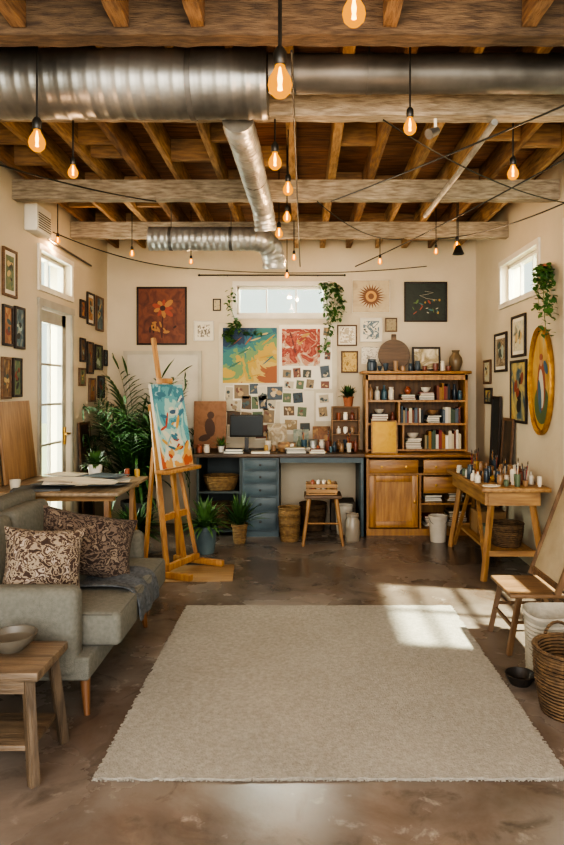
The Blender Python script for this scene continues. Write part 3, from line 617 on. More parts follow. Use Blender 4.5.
B().lathe([(0,0),(.16,0),(.165,.008),(.16,.018),(0,.018)],seg=36,c=(0,0,.165),axis=(0,-1,0)).obj('round_face',rustx,t); B().box((0,-.009,.35),(.05,.016,.07),bev=.006).obj('handle',rustx,t)
t=thing('standing_frame','dark framed cream print leaning on the hutch top','picture',(HX+.14,6.68,ZT+.002),(R(-6),0,0))
b=B(); w_,h_=.29,.25
for s1 in (-1,1): b.box((s1*(w_/2-.01),0,h_/2),(.02,.018,h_)); b.box((0,0,h_/2+s1*(h_/2-.01)),(w_-.04,.018,.02))
b.obj('frame',dkframe,t); B().box((0,0,h_/2),(w_-.042,.008,h_-.042)).obj('artwork',art('art_cream',['#cfc3a8','#cfc3a8','#8a7a58','#cfc3a8'],2,81,hard=False),t)
vessel(HX+.42,6.6,ZT,.07,.21,'vase','#6a5a44',label='dark stoneware vase standing on the hutch top')
vessel(HX-.43,6.6,ZT,.05,.12,'jar','#2f3a44',grp=hv)
for i,x in enumerate((-.36,-.30,-.2,-.13,-.05,.02,.09,.2,.27,.33)): vessel(HX+x,6.52,ZT,.024+.005*(i%2),.05+.025*(i%3),random.choice(['jar','cup','vase','bowl']),random.choice(['#6a3a2a','#c9bfae','#2f3a44','#8a6a4a']),grp=hv)
# ---- worktop & cabinets
DY0=6.17
tag(B().box((0,0,.775),(1.63,6.81-DY0,.035),bev=.005).obj('desk_worktop',wood('dark_worktop_wood','#3d3027','#5c4836','x',rough=.45),loc=(-.225,(DY0+6.81)/2,0)),'long dark wooden worktop spanning the base cabinets','worktop')
t=thing('worktop_support','grey-teal painted support frame under the worktop','support frame',(.565,6.49,0))
B().box((0,.01,.3785),(.03,.60,.755),bev=.003).obj('side_panel',blue,t); B().box((-.40,-.275,.73),(.77,.02,.05)).obj('apron',blue,t)
ZD=.7935
t=thing('drawer_cabinet','grey-teal painted pedestal with five drawers','cabinet',(-.405,DY0+.03,0))
B().box((0,.29,.40),(.35,.56,.70)).box((0,.01,.025),(.35,.02,.05)).obj('cabinet_body',blue,t)
for i,(z,h_) in enumerate([(.69,.10),(.575,.115),(.45,.12),(.315,.13),(.15,.17)]): drawer(t,0,z,.31,h_-.01,blue,knobm=black)
t=thing('open_shelf_unit','dark painted open base unit with one shelf','cabinet',(-.80,DY0+.03,0))
b=B()
for sx in (-1,1): b.box((sx*.205,.29,.38),(.025,.56,.755))
for z in (.05,.42): b.box((0,.29,z),(.385,.55,.02))
b.box((0,.56,.38),(.385,.012,.75)); b.obj('cabinet_body',mat('dark_slate_paint','#2b3434','#394242',rough=.6),t)
def basket(name,label,x,y,z,r,h,m_,open_=True,lid=False,sx=1,cat='basket'):
    t=thing(name,label,cat,(x,y,z)); pr=[(0,.0),(r*.82,.0)]
    n=int(h/.018)
    for i in range(n):
        f=i/n; rr=r*(.82+.2*math.sin(f*math.pi*.62)); pr+=[(rr,.004+f*h),(rr+.004,.004+f*h+h/n*.5)]
    pr+=[(pr[-1][0]-.002,h),(pr[-1][0]-.02,h),(r*.75,.03),(0,.03)]
    b=B().lathe(pr,seg=48,sx=sx)
    for v in b.bm.verts:
        a=math.atan2(v.co.y,v.co.x/sx); k=1+.012*math.cos(a*24+(0 if int(v.co.z/.018)%2 else math.pi)); v.co.x*=k; v.co.y*=k
    b.obj('woven_body',m_,t)
    R_=pr[-4][0]; b=B(); ptsr=[(R_*sx*math.cos(a*math.pi/16),R_*math.sin(a*math.pi/16),h) for a in range(33)]; b.tube(ptsr,.008,6); b.obj('rim',m_,t); return t
def bucket(x,y,r,h,label,m_,name='bucket'):
    t=thing(name,label,'bucket',(x,y,0)); B().lathe([(0,0),(r*.82,0),(r*.84,.01),(r,h*.9),(r*1.04,h*.91),(r*1.04,h),(r*.96,h),(r*.8,.02),(0,.02)],seg=30).obj('bucket_body',m_,t)
    return t
wk=wicker('wicker_tan','#75593a','#987a4e'); wkd=wicker('wicker_brown','#4c3a29','#745a3c')
plast=mat('offwhite_plastic','#a89f90','#b8b0a2',rough=.5)
basket('wicker_basket','woven tan wicker basket on the open shelf',-.80,6.36,.432,.15,.13,wk,sx=1.1)
basket('wicker_basket','tall round wicker basket beside the drawer cabinet',-.125,6.04,0,.10,.31,wk)
basket('wicker_basket','tan wicker basket on the bottom shelf',-.80,6.4,.062,.14,.22,wkd)
basket('wicker_basket','brown wicker basket stored beneath the worktop',.10,6.55,0,.13,.26,wkd)
tag(B().box((0,0,.14),(.24,.30,.28),bev=.004).obj('storage_box',mat('dark_card','#4a4238','#5a5044',rough=.9),loc=(.40,6.62,.001)),'dark storage box tucked beneath the worktop','box')
bucket(.40,6.34,.085,.28,'pale plastic bucket stored beneath the worktop',plast)
vessel(.46,6.05,0,.07,.25,'jar','#8a7f70',name='storage_crock',label='grey stoneware crock in front of the worktop',cat='crock')
t=thing('wooden_stool','small worn wooden stool with splayed light legs','stool',(.18,5.96,0))
B().box((0,0,.437),(.34,.28,.03),bev=.008).obj('seat',rustx,t)
for sx in (-1,1):
    for sy in (-1,1): B().cyl((sx*.18,sy*.14,0),(sx*.12,sy*.1,.425),.013,.018,seg=10).obj('leg',oakz,t)
for sx in (-1,1): B().cyl((sx*.160,-.128,.14),(sx*.160,.128,.14),.009,seg=8).obj('stretcher',oakz,t)
B().cyl((-.152,-.12,.2),(.152,-.12,.2),.009,seg=8).obj('stretcher',oakz,t)
t=thing('wooden_crate','honey wooden crate filled with tubes on the stool','crate',(.17,5.96,.453))
b=B().box((0,0,.006),(.28,.20,.01))
for s1 in (-1,1):
    for zc_ in (.035,.08): b.box((s1*.136,0,zc_),(.010,.20,.032)); b.box((0,s1*.096,zc_),(.262,.010,.032))
for sx in (-1,1):
    for sy in (-1,1): b.box((sx*.124,sy*.085,.05),(.014,.014,.09))
b.obj('crate_box',oakx,t)
for k_ in range(4): vessel(.09+.05*k_,5.97,.4655,.018,.11,'tube',random.choice(['#a8843e','#8a4a32','#c9bfae']),grp='paint bottles in the crate')
t=thing('computer_monitor','black flat computer monitor standing on the desk','monitor',(-.56,6.45,ZD))
B().box((0,0,.006),(.2,.14,.012),bev=.004).obj('monitor_base',black,t); B().box((0,.02,.07),(.04,.02,.13)).obj('monitor_neck',black,t)
B().box((0,0,.25),(.33,.025,.22),bev=.006).obj('monitor_housing',black,t); B().box((0,-.0135,.253),(.305,.002,.185)).obj('screen',mat('dark_screen','#0a0f11','#10181a',rough=.35,spec=.25),t)
def foliage(t,base,n,L,w,droop,mt,up=1.0,name='leaves',seg=6,minel=0.15):
    b=B()
    for i in range(n):
        a=i*2.399+rnd(-.3,.3); el=rnd(minel,1.0)
        d=(math.cos(a)*(1.1-el),math.sin(a)*(1.1-el),el*up+.2); b.blade(Vector(base)+Vector((math.cos(a)*.01,math.sin(a)*.01,0)),d,L*rnd(.65,1.1),w*rnd(.7,1.2),droop,n=seg)
    b.clamp(z0=.02)
    return b.obj(name,mt,t)
def potted(name,label,x,y,z,r,h,potm,n,L,w,droop,mt,up=1.0,minel=.15):
    t=thing(name,label,'plant',(x,y,z))
    B().lathe([(0,0),(r*.72,0),(r*.95,h*.86),(r*1.04,h*.87),(r*1.04,h),(r*.9,h),(r*.86,h*.85),(0,h*.84)],seg=26).obj('plant_pot',potm,t)
    B().lathe([(0,h*.845),(r*.85,h*.85)],seg=20).obj('soil',soil,t)
    if n: foliage(t,(0,0,h*.85),n,L,w,droop,mt,up,minel=minel)
    return t
random.seed(9)
charp=mat('charcoal_pot','#2c2c2a','#3a3a37',rough=.7)
t=potted('potted_palm','tall bushy palm with arching dark leaves in a pot',-1.58,6.24,0,.16,.34,charp,0,0,0,0,leafd)
b=B()
for i in range(70):
    a=i*2.399; el=rnd(.35,1.0); z0=rnd(.3,.75); b.blade((.03*math.cos(a),.03*math.sin(a),z0),(math.cos(a)*(1.15-el),math.sin(a)*(1.15-el),el*1.5+.15),rnd(.55,1.05),rnd(.03,.045),rnd(1.8,3.0),n=9)
for i in range(40):
    a=i*2.399; el=rnd(.5,1.0); b.frond((.03*math.cos(a),.03*math.sin(a),.3),(math.cos(a)*(1.15-el),math.sin(a)*(1.15-el),el*1.7+.2),rnd(.85,1.4),.26,.026,rnd(1.7,2.8),n=20)
for k in range(4): b.tube([(.03*math.cos(k*1.6),.03*math.sin(k*1.6),.28),(.05*math.cos(k*1.6+.5),.05*math.sin(k*1.6),.8)],.012,6)
b.clamp(x0=-.40,x1=.46,y0=-.42,y1=.48,z0=.03); b.obj('palm_fronds',leafd,t)
potted('potted_plant','bushy dark green plant in a grey pot',-1.42,5.46,0,.11,.2,charp,150,.30,.045,1.3,leafd)
potted('potted_plant','leafy plant in a blue-grey ceramic pot',-.84,5.60,0,.105,.235,mat('bluegrey_ceramic','#465458','#58686b',rough=.5),140,.28,.035,1.3,leafm,up=1.3)
potted('potted_plant','small leafy plant in a woven pot',-.58,5.95,0,.075,.18,wk,90,.31,.028,1.0,leafd,up=2.2)
potted('potted_plant','small green herb in a pale pot on the desk',-.80,6.35,ZD,.035,.06,mat('white_ceramic','#cfc8ba','#d9d3c6',rough=.4),34,.12,.02,.8,leafm)
t=thing('desk_organiser','small brown wooden shelf organiser on the desk','organiser',(.43,6.60,ZD))
b=B()
for sx in (-1,1): b.box((sx*.135,0,.22),(.012,.14,.44))
for z in (.02,.16,.30,.435): b.box((0,0,z),(.258,.14,.010))
b.box((0,.065,.22),(.258,.006,.42)); b.obj('shelf_frame',mat('organiser_wood','#6a4c32','#86633f'),t)
potted('potted_plant','terracotta potted leafy plant on the organiser',.46,6.6,ZD+.4405,.055,.10,terra,70,.14,.035,1.0,leafd,up=1.4)
for k,z in enumerate((.025,.165,.305)):
    for j in range(3): vessel(.36+.07*j,6.58,ZD+z+.0005,.022,rnd(.06,.10),random.choice(['jar','cup','tube','bottle']),grp='jars in the desk organiser')
random.seed(14)
def minicanvas(x,y,w,h,c,lb,lean=8):
    t=thing('small_canvas',lb,'canvas',(x,y,ZD+.001),(R(-lean),0,0)); B().box((0,0,h/2),(w,.014,h),bev=.002).obj('stretched_canvas',c,t)
minicanvas(-.27,6.70,.20,.26,art('art_mc1',['#c0b49c','#8a7a60','#c0b49c','#5a4a3c'],3,101,hard=False),'small beige sketch canvas leaning on the pinboard')
minicanvas(-.02,6.71,.16,.20,art('art_mc2',['#54605c','#8a9488','#b8a888'],3,102,hard=False),'small green landscape canvas leaning on the pinboard')
minicanvas(.19,6.71,.18,.23,art('art_mc3',['#9a6a40','#6a4630','#b8925a'],3,103,hard=False),'small ochre study canvas leaning on the pinboard')
t=thing('wooden_box','small honey wooden supply box with brass clasp','box',(-.16,6.50,ZD))
B().box((0,0,.04),(.17,.11,.08),bev=.003).obj('box_body',oakx,t); B().box((0,-.057,.055),(.02,.004,.02)).obj('clasp',brass,t)
t=thing('paint_can','dented metal paint can with wire handle','paint can',(.10,6.52,ZD))
B().lathe([(0,0),(.045,0),(.047,.004),(.045,.008),(.045,.10),(.048,.104),(.045,.11),(.038,.108),(0,.10)],seg=24).obj('can_body',metall,t)
B().tube([(.048*math.cos(a*math.pi/10),-.03*math.sin(a*math.pi/10),.085-.03*math.sin(a*math.pi/10)) for a in range(11)],.0015,5).obj('can_handle',metal,t)
for (x,yy,k,r_,h_,c_) in [(-.35,6.5,'cup',.032,.10,'#c9bfae'),(-.29,6.42,'jar',.024,.06,'#8a6a4a'),(.01,6.50,'cup',.030,.11,'#3a5560'),(-.04,6.44,'bottle',.02,.15,'#54604a'),(.19,6.50,'jar',.03,.11,'#b8b0a0'),(.25,6.45,'cup',.028,.10,'#6a3a2a'),(.05,6.40,'bowl',.04,.035,'#c9bfae'),(.15,6.38,'tube',.018,.06,'#8a4a32'),(.31,6.38,'vase',.025,.10,'#2f3a44'),(-.20,6.37,'bowl',.04,.04,'#8a6a4a'),(-.36,6.36,'tube',.018,.07,'#a8843e'),(.38,6.40,'jar',.025,.08,'#8a6a4a'),(.45,6.36,'cup',.026,.09,'#b8b0a0'),(.52,6.42,'bottle',.02,.13,'#6a3a2a'),(-.11,6.40,'tube',.018,.08,'#c9bfae'),(.27,6.30,'tube',.016,.06,'#3a5560')]:
    vessel(x,yy,ZD,r_,h_,k,c_,grp='vessels on the worktop')
    if k=='cup':
        for q in range(5): brush(x+rnd(-.008,.008),yy+rnd(-.008,.008),ZD+h_*.3,rnd(.14,.2),random.choice(['#a8783e','#7a2a24','#2f3f4a']))
for x in (-1.0,-.93): vessel(x,6.28,ZD,.03,.08,random.choice(['cup','jar']),grp='vessels on the worktop')
stack(-.07,6.26,ZD,3,.2,.13,grp='books on the worktop'); stack(.14,6.25,ZD,2,.16,.10,grp='books on the worktop'); stack(-.66,6.24,ZD,2,.2,.12,grp='books on the worktop'); stack(-.40,6.25,ZD,1,.2,.12,grp='books on the worktop')
# ---------------- left trestle table
t=thing('trestle_table','wooden trestle work table covered with papers','table',(-1.59,4.44,0))
B().box((0,0,.748),(.88,.80,.022),bev=.003).obj('tabletop',wood('pale_ply','#7a6953','#a08b70','y'),t)
for sy in (-1,1):
    for sx in (-1,1):
        for k in (-1,1): B().bar((sx*.36,sy*.30+k*.1,0),(sx*.34,sy*.30,.71),.03,.035).obj('leg',oakz,t)
    B().box((0,sy*.30,.715),(.78,.045,.04)).obj('trestle_rail',oakx,t); B().box((0,sy*.30,.25),(.68,.025,.035)).obj('stretcher',oakx,t)
Zt=.7605; random.seed(2)
zz=Zt
wp=mat('white_paper','#cfcabf','#dbd6cc',rough=.8)
for i in range(22):
    w_,d_=rnd(.16,.30),rnd(.12,.24); th=random.choice([.001,.001,.001,.004]) if i else .012; x,yy=-1.54+rnd(-.2,.28),4.31+rnd(-.16,.30)
    m_=random.choice([wp,paper,paper,mat('grey_paper','#7d8384','#979c9d'),mat('dark_sketch','#3c4144','#4a5054'),mat('blue_paper','#4a5c68','#5e717d')])
    if i==0: m_=MC['dark_sketch']
    tag(B().box((0,0,th/2),(w_,d_,th)).obj('paper_sheet' if th<.004 else 'sketchbook',m_,loc=(x,yy,zz+.0002),rot=(0,0,rnd(-.6,.6)),sm=False),'loose sheet of sketch paper on the table' if th<.004 else 'thin closed sketchbook on the table','paper' if th<.004 else 'sketchbook','papers on the trestle table'); zz+=th+.0003
def leaning(name,label,wall,u,z,w,h,m_,lean=8,th=.018,cat='panel',fr=None):
    off=.012+math.sin(R(lean))*h; loc,rot=wroot(wall,u,z,off); t=thing(name,label,cat,loc,(R(-lean),0,rot[2]))
    if fr:
        b=B()
        for s1 in (-1,1): b.box((s1*(w/2-.012),-th/2,h/2),(.024,th,h)); b.box((0,-th/2,h/2+s1*(h/2-.012)),(w-.048,th,.024))
        b.obj('frame',fr,t); B().box((0,-th/2+.003,h/2),(w-.05,th*.4,h-.05)).obj('canvas',m_,t)
    else: B().box((0,-th/2,h/2),(w,th,h),bev=.002).obj('panel_face',m_,t)
    return t
leaning('plywood_board','plain tan wooden painting panel leaning on the wall','l',4.57,Zt+.003,.50,.56,wood('brown_panel','#7d5d40','#a07c55','z'),lean=6)
leaning('plywood_board','narrow light brown panel leaning on the wall','l',4.17,Zt+.003,.24,.50,wood('tan_panel','#8c704c','#aa8b5e','z'),lean=5)
potted('potted_plant','small bushy green plant in a white pot',-1.52,4.75,Zt,.055,.10,mat('white_ceramic','#cfc8ba'),90,.13,.03,1.2,leafm,up=.9)
vessel(-1.86,4.2,Zt,.035,.06,'cup','#b8b0a0',grp='vessels on the trestle table')
for p in ((-1.22,4.78,'#a8843e'),(-1.30,4.8,'#8a4a32')): vessel(p[0],p[1],Zt,.02,.06,'tube',p[2],grp='vessels on the trestle table')
leaning('framed_canvas','dark framed canvas leaning on the wall by the floor','l',6.05,.002,.30,1.10,art('art_dk',['#2a2320','#3f3128','#54402c'],3,90,hard=False),lean=3,fr=brframe)
# ---------------- easel
TH=66; ER=(0,0,R(TH)); EL=(-.93,5.02,.0105)
t=thing('wooden_easel','tall pine studio easel with H-frame base','easel',EL,ER)
sl=.17
def ly(z): return z*sl
for sx in (-1,1):
    B().box((sx*.22,.0,.0225),(.045,.46,.045),bev=.004).obj('base_runner',pine,t)
    B().bar((sx*.20,0,.04),(sx*.10,ly(1.28),1.28),.04,.028,bev=.003).obj('upright',pine,t)
    B().bar((sx*.22,.19,.04),(sx*.12,ly(.95)+.02,.95),.03,.022).obj('back_brace',pine,t)
B().box((0,.0,.065),(.42,.04,.045),bev=.003).obj('crossbar',pine,t); B().box((0,ly(.42)-.0,.42),(.34,.03,.045)).obj('crossbar',pine,t); B().box((0,ly(1.25),1.25),(.26,.03,.05)).obj('crossbar',pine,t)
B().bar((0,ly(.1)-.03,.1),(0,ly(1.80)-.03,1.80),.035,.03,bev=.003).obj('mast',pine,t)
B().box((0,ly(.78)-.10,.775),(.46,.11,.028),bev=.003).obj('canvas_ledge',pine,t)
B().box((0,ly(1.44)-.075,1.46),(.07,.11,.04),bev=.004).obj('top_clamp',pine,t)
t=thing('painted_canvas','blue-teal abstract canvas with red accents resting on the easel','canvas',Vector(EL)+Matrix.Rotation(R(TH),3,'Z')@Vector((0,ly(.79)-.085,.792)),(-math.atan(sl),0,R(TH)))
B().box((0,0,.325),(.41,.022,.65),bev=.002).obj('canvas_edge',paper,t)
b=B().box((0,-.0125,.325),(.405,.002,.645)); random.seed(37)
for k in range(34):
    cz=rnd(-.27,.27); m_=random.choice([3,6,4,7,4]) if cz>.05 else random.choice([1,2,4,6,1,3])
    ell(b,rnd(-.15,.15),.325+cz,rnd(.02,.07),rnd(.008,.022),-.0145-.0001*k,m_,11,rnd(-.6,1.2))
b.obj('painting',[art('art_easel',['#a5502e','#bb8c4c','#b8b8a4','#8fb0a8','#4f8c94','#35707f','#7fa4a8'],1.8,44,dist=2.0,gz=.6,amp=.7),flat('e1','#a03a28'),flat('e2','#bb8c3c'),flat('e3','#2f6478'),flat('e4','#c0bcac'),flat('e5','#6a3a50'),flat('e6','#6f9ca0'),flat('e7','#30506a')],t,sm=False)
tag(B().box((0,0,.0045),(.62,.44,.008),bev=.002).obj('floor_board',wood('tan_ply','#7d6040','#9c7c54','x'),loc=(-.84,4.95,.0005),rot=(0,0,R(4))),'thin honey plywood board under the easel','board')
# ---------------- right table
t=thing('work_table','honey wooden trestle work table crowded with paints','table',(1.545,5.28,0))
B().box((0,0,.675),(.50,1.18,.03),bev=.005).obj('tabletop',oaky,t)
B().box((-.20,0,.605),(.025,1.04,.10)).obj('apron',oaky,t); B().box((0,-.52,.605),(.38,.025,.10)).obj('apron',oakx,t)
for sy in (-1,1):
    for sx in (-1,1): B().bar((sx*.225,sy*(.53),0),(sx*.14,sy*.46,.655),.038,.042,bev=.004).obj('leg',oakz,t)
    B().box((0,sy*.505,.2),(.38,.03,.04)).obj('stretcher',oakx,t); B().bar((-.2,sy*.5,.03),(-.16,sy*.10,.60),.028,.02).obj('brace',oakz,t)
B().box((0,0,.20),(.34,.96,.02)).obj('lower_shelf',oaky,t)
Zr=.691; random.seed(17)
for i in range(54):
    gx=i%6; gy=i//6; x=1.335+gx*.078+rnd(-.010,.010); yy=4.78+gy*.10+rnd(-.014,.014)
    if gx<2 and gy in (0,1): continue
    if yy>5.45 and gx>4: continue
    k=random.choice(['tube','bottle','jar','jar','tube','cup','bowl','vase']); h_=rnd(.04,.12); h_=h_*.5 if k=='bowl' else h_
    vessel(x,yy,Zr,rnd(.018,.027),h_,k,random.choice(['#a8843e','#8a4a32','#3a5560','#c9bfae','#b8b0a0','#6a3a2a','#54604a','#2f3a44','#8a6a4a','#8a6a4a']),grp='paint containers on the work table')
    if k=='cup':
        for j in range(4): brush(x+rnd(-.006,.006),yy+rnd(-.006,.006),Zr+h_*.3,rnd(.12,.19),random.choice(['#a8783e','#7a2a24','#2f3f4a','#c9bfae']))
tag(B().lathe([(0,0),(.07,0),(.07,.005),(0,.005)],seg=28,sx=1,sy=.8).obj('paint_palette',paper,loc=(1.39,4.80,Zr+.0005),rot=(0,0,.3)),'flat cream mixing palette on the table','palette')
basket('wicker_basket','small brown wicker basket on the lower shelf',1.56,4.98,.211,.12,.17,wkd)
for x_,y_ in ((1.45,5.2),(1.53,5.25),(1.63,5.2)): vessel(x_,y_,.211,.033,.12,'jar',grp='jars on the lower shelf')
tag(B().box((0,0,.09),(.24,.22,.18),bev=.004).obj('storage_box',mat('kraft_card','#7d6141','#8f714c',rough=.9),loc=(1.56,5.48,.211)),'brown cardboard storage box under the table','box')
bk=bucket(1.25,6.02,.085,.24,'white plastic bucket beside the hutch',plast)
B().tube([(.088*math.cos(a*math.pi/12),-.02-.05*math.sin(a*math.pi/12),.225-.07*math.sin(a*math.pi/12)) for a in range(13)],.003,6).obj('bucket_handle',metal,bk)
leaning('framed_canvas','black framed dark canvas leaning on the wall','r',6.04,.002,.26,1.34,art('art_dk3',['#191a1a','#24282a','#33291f'],3,92,hard=False),lean=2.0,fr=dkframe)
leaning('framed_canvas','dark canvas with wooden frame leaning on the table','r',5.68,Zr+.003,.28,.46,art('art_dk4',['#23201c','#3b3026','#5a4630'],3,93,hard=False),lean=4,fr=brframe)
# ---------------- wooden chair
t=thing('wooden_chair','low brown wooden chair with a framed leaning back','chair',(1.245,3.60,0))
for sy in (-1,1):
    Y_=sy*.155
    B().bar((-.16,Y_*1.1,0),(-.10,Y_,.30),.024,.028,bev=.003).obj('front_leg',chz,t)
    B().bar((.26,Y_*1.1,0),(.09,Y_,.30),.024,.028,bev=.003).obj('rear_leg',chz,t)
    B().bar((.085,sy*.20,.325),(.30,sy*.20,.90),.020,.032,bev=.003).obj('back_rail',chz,t)
B().box((-.01,0,.313),(.29,.37,.022),bev=.008,seg=3).obj('seat',chx,t)
B().bar((-.13,-.155,.14),(-.13,.155,.14),.016,.016).obj('stretcher',chz,t)
for sy in (-1,1): B().bar((-.125,sy*.16,.17),(.165,sy*.16,.17),.014,.014).obj('stretcher',chz,t)
B().box((.196,0,.618),(.008,.366,.52),rot=(0,R(20.5),0),bev=.002).obj('back_panel',mat('oatmeal_cloth','#958870','#a99b82',rough=.95,bump=.4,bscale=80),t)
B().bar((.298,-.21,.89),(.298,.21,.89),.016,.034).obj('top_rail',chz,t); B().bar((.098,-.20,.36),(.098,.20,.36),.016,.032).obj('lower_rail',chz,t)
# basket & fabric bin
tb=thing('fabric_basket','round off-white knitted storage basket with crumpled rim','basket',(1.235,3.20,0))
b=B(); pr=[(0,0),(.125,0)]
for i in range(15): pr+=[(.133+.010*i/15,.008+i*.019),(.138+.010*i/15,.017+i*.019)]
pr+=[(.155,.305),(.148,.315),(.135,.29),(.12,.03),(0,.03)]
b.lathe(pr,seg=60)
for v in b.bm.verts:
    a=math.atan2(v.co.y,v.co.x); k=1+.012*math.cos(30*a+v.co.z*170)
    if v.co.z>.05: k*=1+.02*math.sin(5*a+v.co.z*20); v.co.z+=.008*math.sin(3*a)
    v.co.x*=k*.96; v.co.y*=k*.96
b.obj('basket_body',mat('white_canvas_cloth','#8d887b','#a8a295',rough=.95,scale=12,bump=.6,bscale=60),tb)
bk=basket('wicker_basket','large dark brown woven wicker basket',1.165,2.83,0,.15,.28,wkd)
for s1 in (-1,1): B().tube([(.06*math.cos(a*math.pi/8),s1*.143,.27+.07*math.sin(a*math.pi/8)) for a in range(9)],.007,6).obj('basket_handle',wkd,bk)
tag(B().lathe([(0,.0),(.045,0),(.064,.03),(.072,.05),(.066,.05),(.056,.03),(.04,.012),(0,.012)],seg=32).obj('shallow_bowl',mat('black_stoneware','#1b1816','#2a2522',rough=.5),loc=(1.035,3.10,0)),'black stoneware bowl sitting on the floor','bowl')
# ---------------- sofa
sf=mat('grey_upholstery','#63635c','#6f6e67',rough=.97,scale=60,bump=.45,bscale=200,spec=.12)
pip=mat('upholstery_piping','#4d4c47','#585750',rough=.95)
wl=mat('walnut_leg','#5f3f26','#755033',rough=.4)
t=thing('loveseat_sofa','grey fabric loveseat with tapered wooden legs','sofa',(-1.29,3.32,0))
HA=.61
B().box((-.01,0,.225),(.80,2*HA-.04,.10),bev=.012,seg=3).obj('sofa_base',sf,t)
for sy in (-1,1):
    B().box((-.045,sy*(HA-.065),.375),(.77,.12,.38),bev=.045,seg=6).obj('armrest',sf,t)
    cw=HA-.13
    B().box((.09,sy*(cw/2+.002),.350),(.80,cw-.004,.15),bev=.028,seg=4).obj('seat_cushion',sf,t)
    b=B()
    for z in (.286,.414):
        xx0,xx1,yy0,yy1=-.30,.482,sy*(cw/2)-cw/2+.008,sy*(cw/2)+cw/2-.008
        b.tube([(xx0,yy0,z),(xx1-.03,yy0,z),(xx1,yy0+.03,z),(xx1,yy1-.03,z),(xx1-.03,yy1,z),(xx0,yy1,z)],.004,6)
    b.obj('cushion_piping',pip,t)
    B().box((-.24,sy*(cw/2+.002),.60),(.16,cw-.01,.34),rot=(0,R(-10),0),bev=.045,seg=4).obj('back_cushion',sf,t)
    for sx in (-1,1): B().cyl((sx*.36,sy*(HA-.09),0),(sx*.34,sy*(HA-.12),.178),.013,.025,seg=12).obj('leg',wl,t)
B().box((-.37,0,.51),(.12,2*HA-.02,.60),bev=.04,seg=4).obj('sofa_back',sf,t)
def pillow(name,label,loc,rot,w,h,th,m_):
    b=B(); n=18; V={}
    for sd in (1,-1):
        for i in range(n+1):
            for j in range(n+1):
                u=i/n*2-1; v=j/n*2-1
                if sd<0 and (abs(u)==1 or abs(v)==1): V[sd,i,j]=V[1,i,j]; continue
                f=max(0,(1-abs(u)**2.2))**.6*max(0,(1-abs(v)**2.2))**.6; pin=1-.10*(1-(u*v)**2)*max(abs(u),abs(v))**3
                V[sd,i,j]=b.bm.verts.new((u*w/2*pin,sd*-th/2*f+.006*math.sin(6*u+4*v)*(1 if f>0 else 0),v*h/2*pin))
    for sd in (1,-1):
        for i in range(n):
            for j in range(n):
                q=[V[sd,i,j],V[sd,i+1,j],V[sd,i+1,j+1],V[sd,i,j+1]]
                b.bm.faces.new(q if sd>0 else q[::-1])
    return tag(b.obj(name,m_,loc=loc,rot=rot,ang=80),label,'cushion')
def damask(name,cols,seed,sc=9):
    return art(name,cols,sc,seed,dist=.8,hard=True,rough=.97,amp=1.0)
pillow('throw_pillow','cream and dark brown floral patterned throw pillow',(-1.19,2.98,.605),(R(-20),R(8),R(32)),.36,.33,.17,damask('pillow_floral',['#332620','#3a2b24','#867969','#42322a','#92867a','#382a22'],50,10))
pillow('throw_pillow','dark brown patterned throw pillow',(-1.12,3.37,.60),(R(-34),R(14),R(24)),.50,.36,.17,damask('pillow_dark',['#261c19','#2b201c','#5f5248','#2f241f','#6e6154','#33261f'],51,11))
b=B(); prof=[(-1.12,.432),(-1.02,.433),(-.94,.432),(-.87,.431),(-.825,.422),(-.795,.390),(-.789,.33),(-.787,.27)]; rows=[]
for i in range(13):
    yy=3.14+.032*i; rows.append([b.bm.verts.new((x+.006*math.sin(i*1.3)+(.004 if k>4 else 0),yy+.012*math.sin(k*1.1)+(k-4)*.008*(1 if i>7 else -.6),z+.003+.009*(math.sin(i*1.1+k*.5)+1)*(1 if k<5 else .2))) for k,(x,z) in enumerate(prof)])
for i in range(12):
    for k in range(7): b.bm.faces.new((rows[i][k],rows[i+1][k],rows[i+1][k+1],rows[i][k+1]))
o=b.obj('throw_blanket',mat('slate_knit','#363a3f','#5a5f64',rough=.95,scale=50,bump=1.0,bscale=70),ang=80); sm_=o.modifiers.new('s','SOLIDIFY'); sm_.thickness=.010; sm_.offset=1; o.modifiers.new('ss','SUBSURF').levels=1
tag(o,'slate grey knitted throw draped over the sofa seat','blanket')
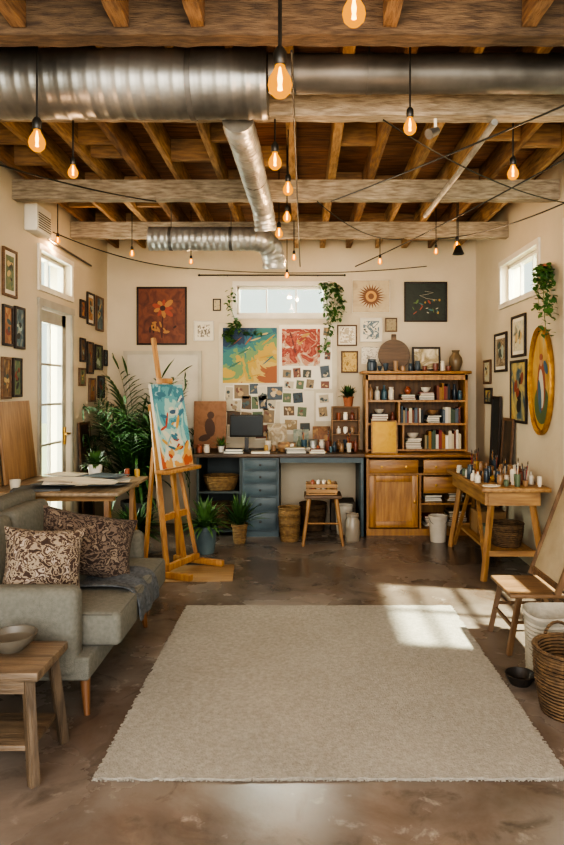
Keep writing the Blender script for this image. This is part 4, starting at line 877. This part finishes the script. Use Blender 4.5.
# ---------------- stool front
t=thing('rustic_stool','weathered grey-brown wooden stool with a lower shelf','stool',(-1.135,2.44,0))
B().box((0,0,.385),(.40,.30,.035),bev=.006).obj('seat',weax,t)
for sx in (-1,1):
    for sy in (-1,1): B().bar((sx*.185,sy*.145,0),(sx*.15,sy*.11,.37),.036,.036,bev=.004).obj('leg',weaz,t)
B().box((0,0,.12),(.33,.24,.02),bev=.003).obj('lower_shelf',weax,t)
for sy in (-1,1): B().box((0,sy*.117,.34),(.30,.02,.045)).obj('apron',weax,t)
tag(B().lathe([(0,0),(.045,0),(.05,.008),(.085,.035),(.093,.06),(.087,.06),(.078,.036),(.04,.014),(0,.012)],seg=32).obj('ceramic_bowl',mat('grey_stoneware','#4a453d','#625c52',rough=.5),loc=(-1.12,2.50,.403)),'grey stoneware bowl on the rustic stool','bowl')
struct(B().box((0,3,-.35),(60,60,.1)).obj('ground',mat('pale_ground','#6f7560','#868b74',rough=.9)))
# ---------------- world / lights
W_=bpy.data.worlds.new('sky'); S.world=W_; W_.use_nodes=True; nt=W_.node_tree; bg=nt.nodes['Background']; bg.inputs[0].default_value=(.92,.95,.93,1); bg.inputs[1].default_value=1.5
sun_=bpy.data.lights.new('sun','SUN'); sun_.energy=26; sun_.angle=R(2.4); sun_.color=(1,.91,.78); so=bpy.data.objects.new('sun',sun_); COL.objects.link(so)
so.rotation_euler=Vector((-.56,.10,-1)).to_track_quat('-Z','Y').to_euler()
def area(name,loc,dirv,sx,sy,e,c):
    l=bpy.data.lights.new(name,'AREA'); l.shape='RECTANGLE'; l.size=sx; l.size_y=sy; l.energy=e; l.color=c; o=bpy.data.objects.new(name,l); COL.objects.link(o); o.location=loc; o.rotation_euler=Vector(dirv).to_track_quat('-Z','Y').to_euler()
area('fill_front',(0,-1.4,1.9),(0,1,.03),3.6,2.2,270,(1,.96,.90))  # added fill lamp behind the camera, brightens the depth of the room
area('daylight_fill_door',(XL-.4,5.4,1.3),(1,0,-.1),.9,2.2,130,(1,.98,.94))  # area lamp added outside the glazed door to boost its sky light
area('daylight_fill_window',(XR+.5,5.5,2.7),(-1,0,-.3),1.0,.6,90,(1,.97,.92))  # area lamp added outside the high right window, extra to the sky
area('daylight_fill_back',(-.23,YB+.5,2.7),(0,-1,-.3),1.0,.5,110,(1,.98,.95))  # area lamp added beyond the back window, tops up the sky light
# ---------------- camera
cam=bpy.data.cameras.new('camera'); co=bpy.data.objects.new('camera',cam); COL.objects.link(co); co.location=(0,0,EH); co.rotation_euler=(R(90),0,0)
cam.sensor_width=36; cam.sensor_fit='AUTO'; cam.lens=F/845*36; cam.shift_x=-(CX-282)/845; cam.shift_y=-(422.5-CY)/845; cam.clip_start=.05
S.camera=co
S.view_settings.look='AgX - High Contrast'; S.view_settings.exposure=.12
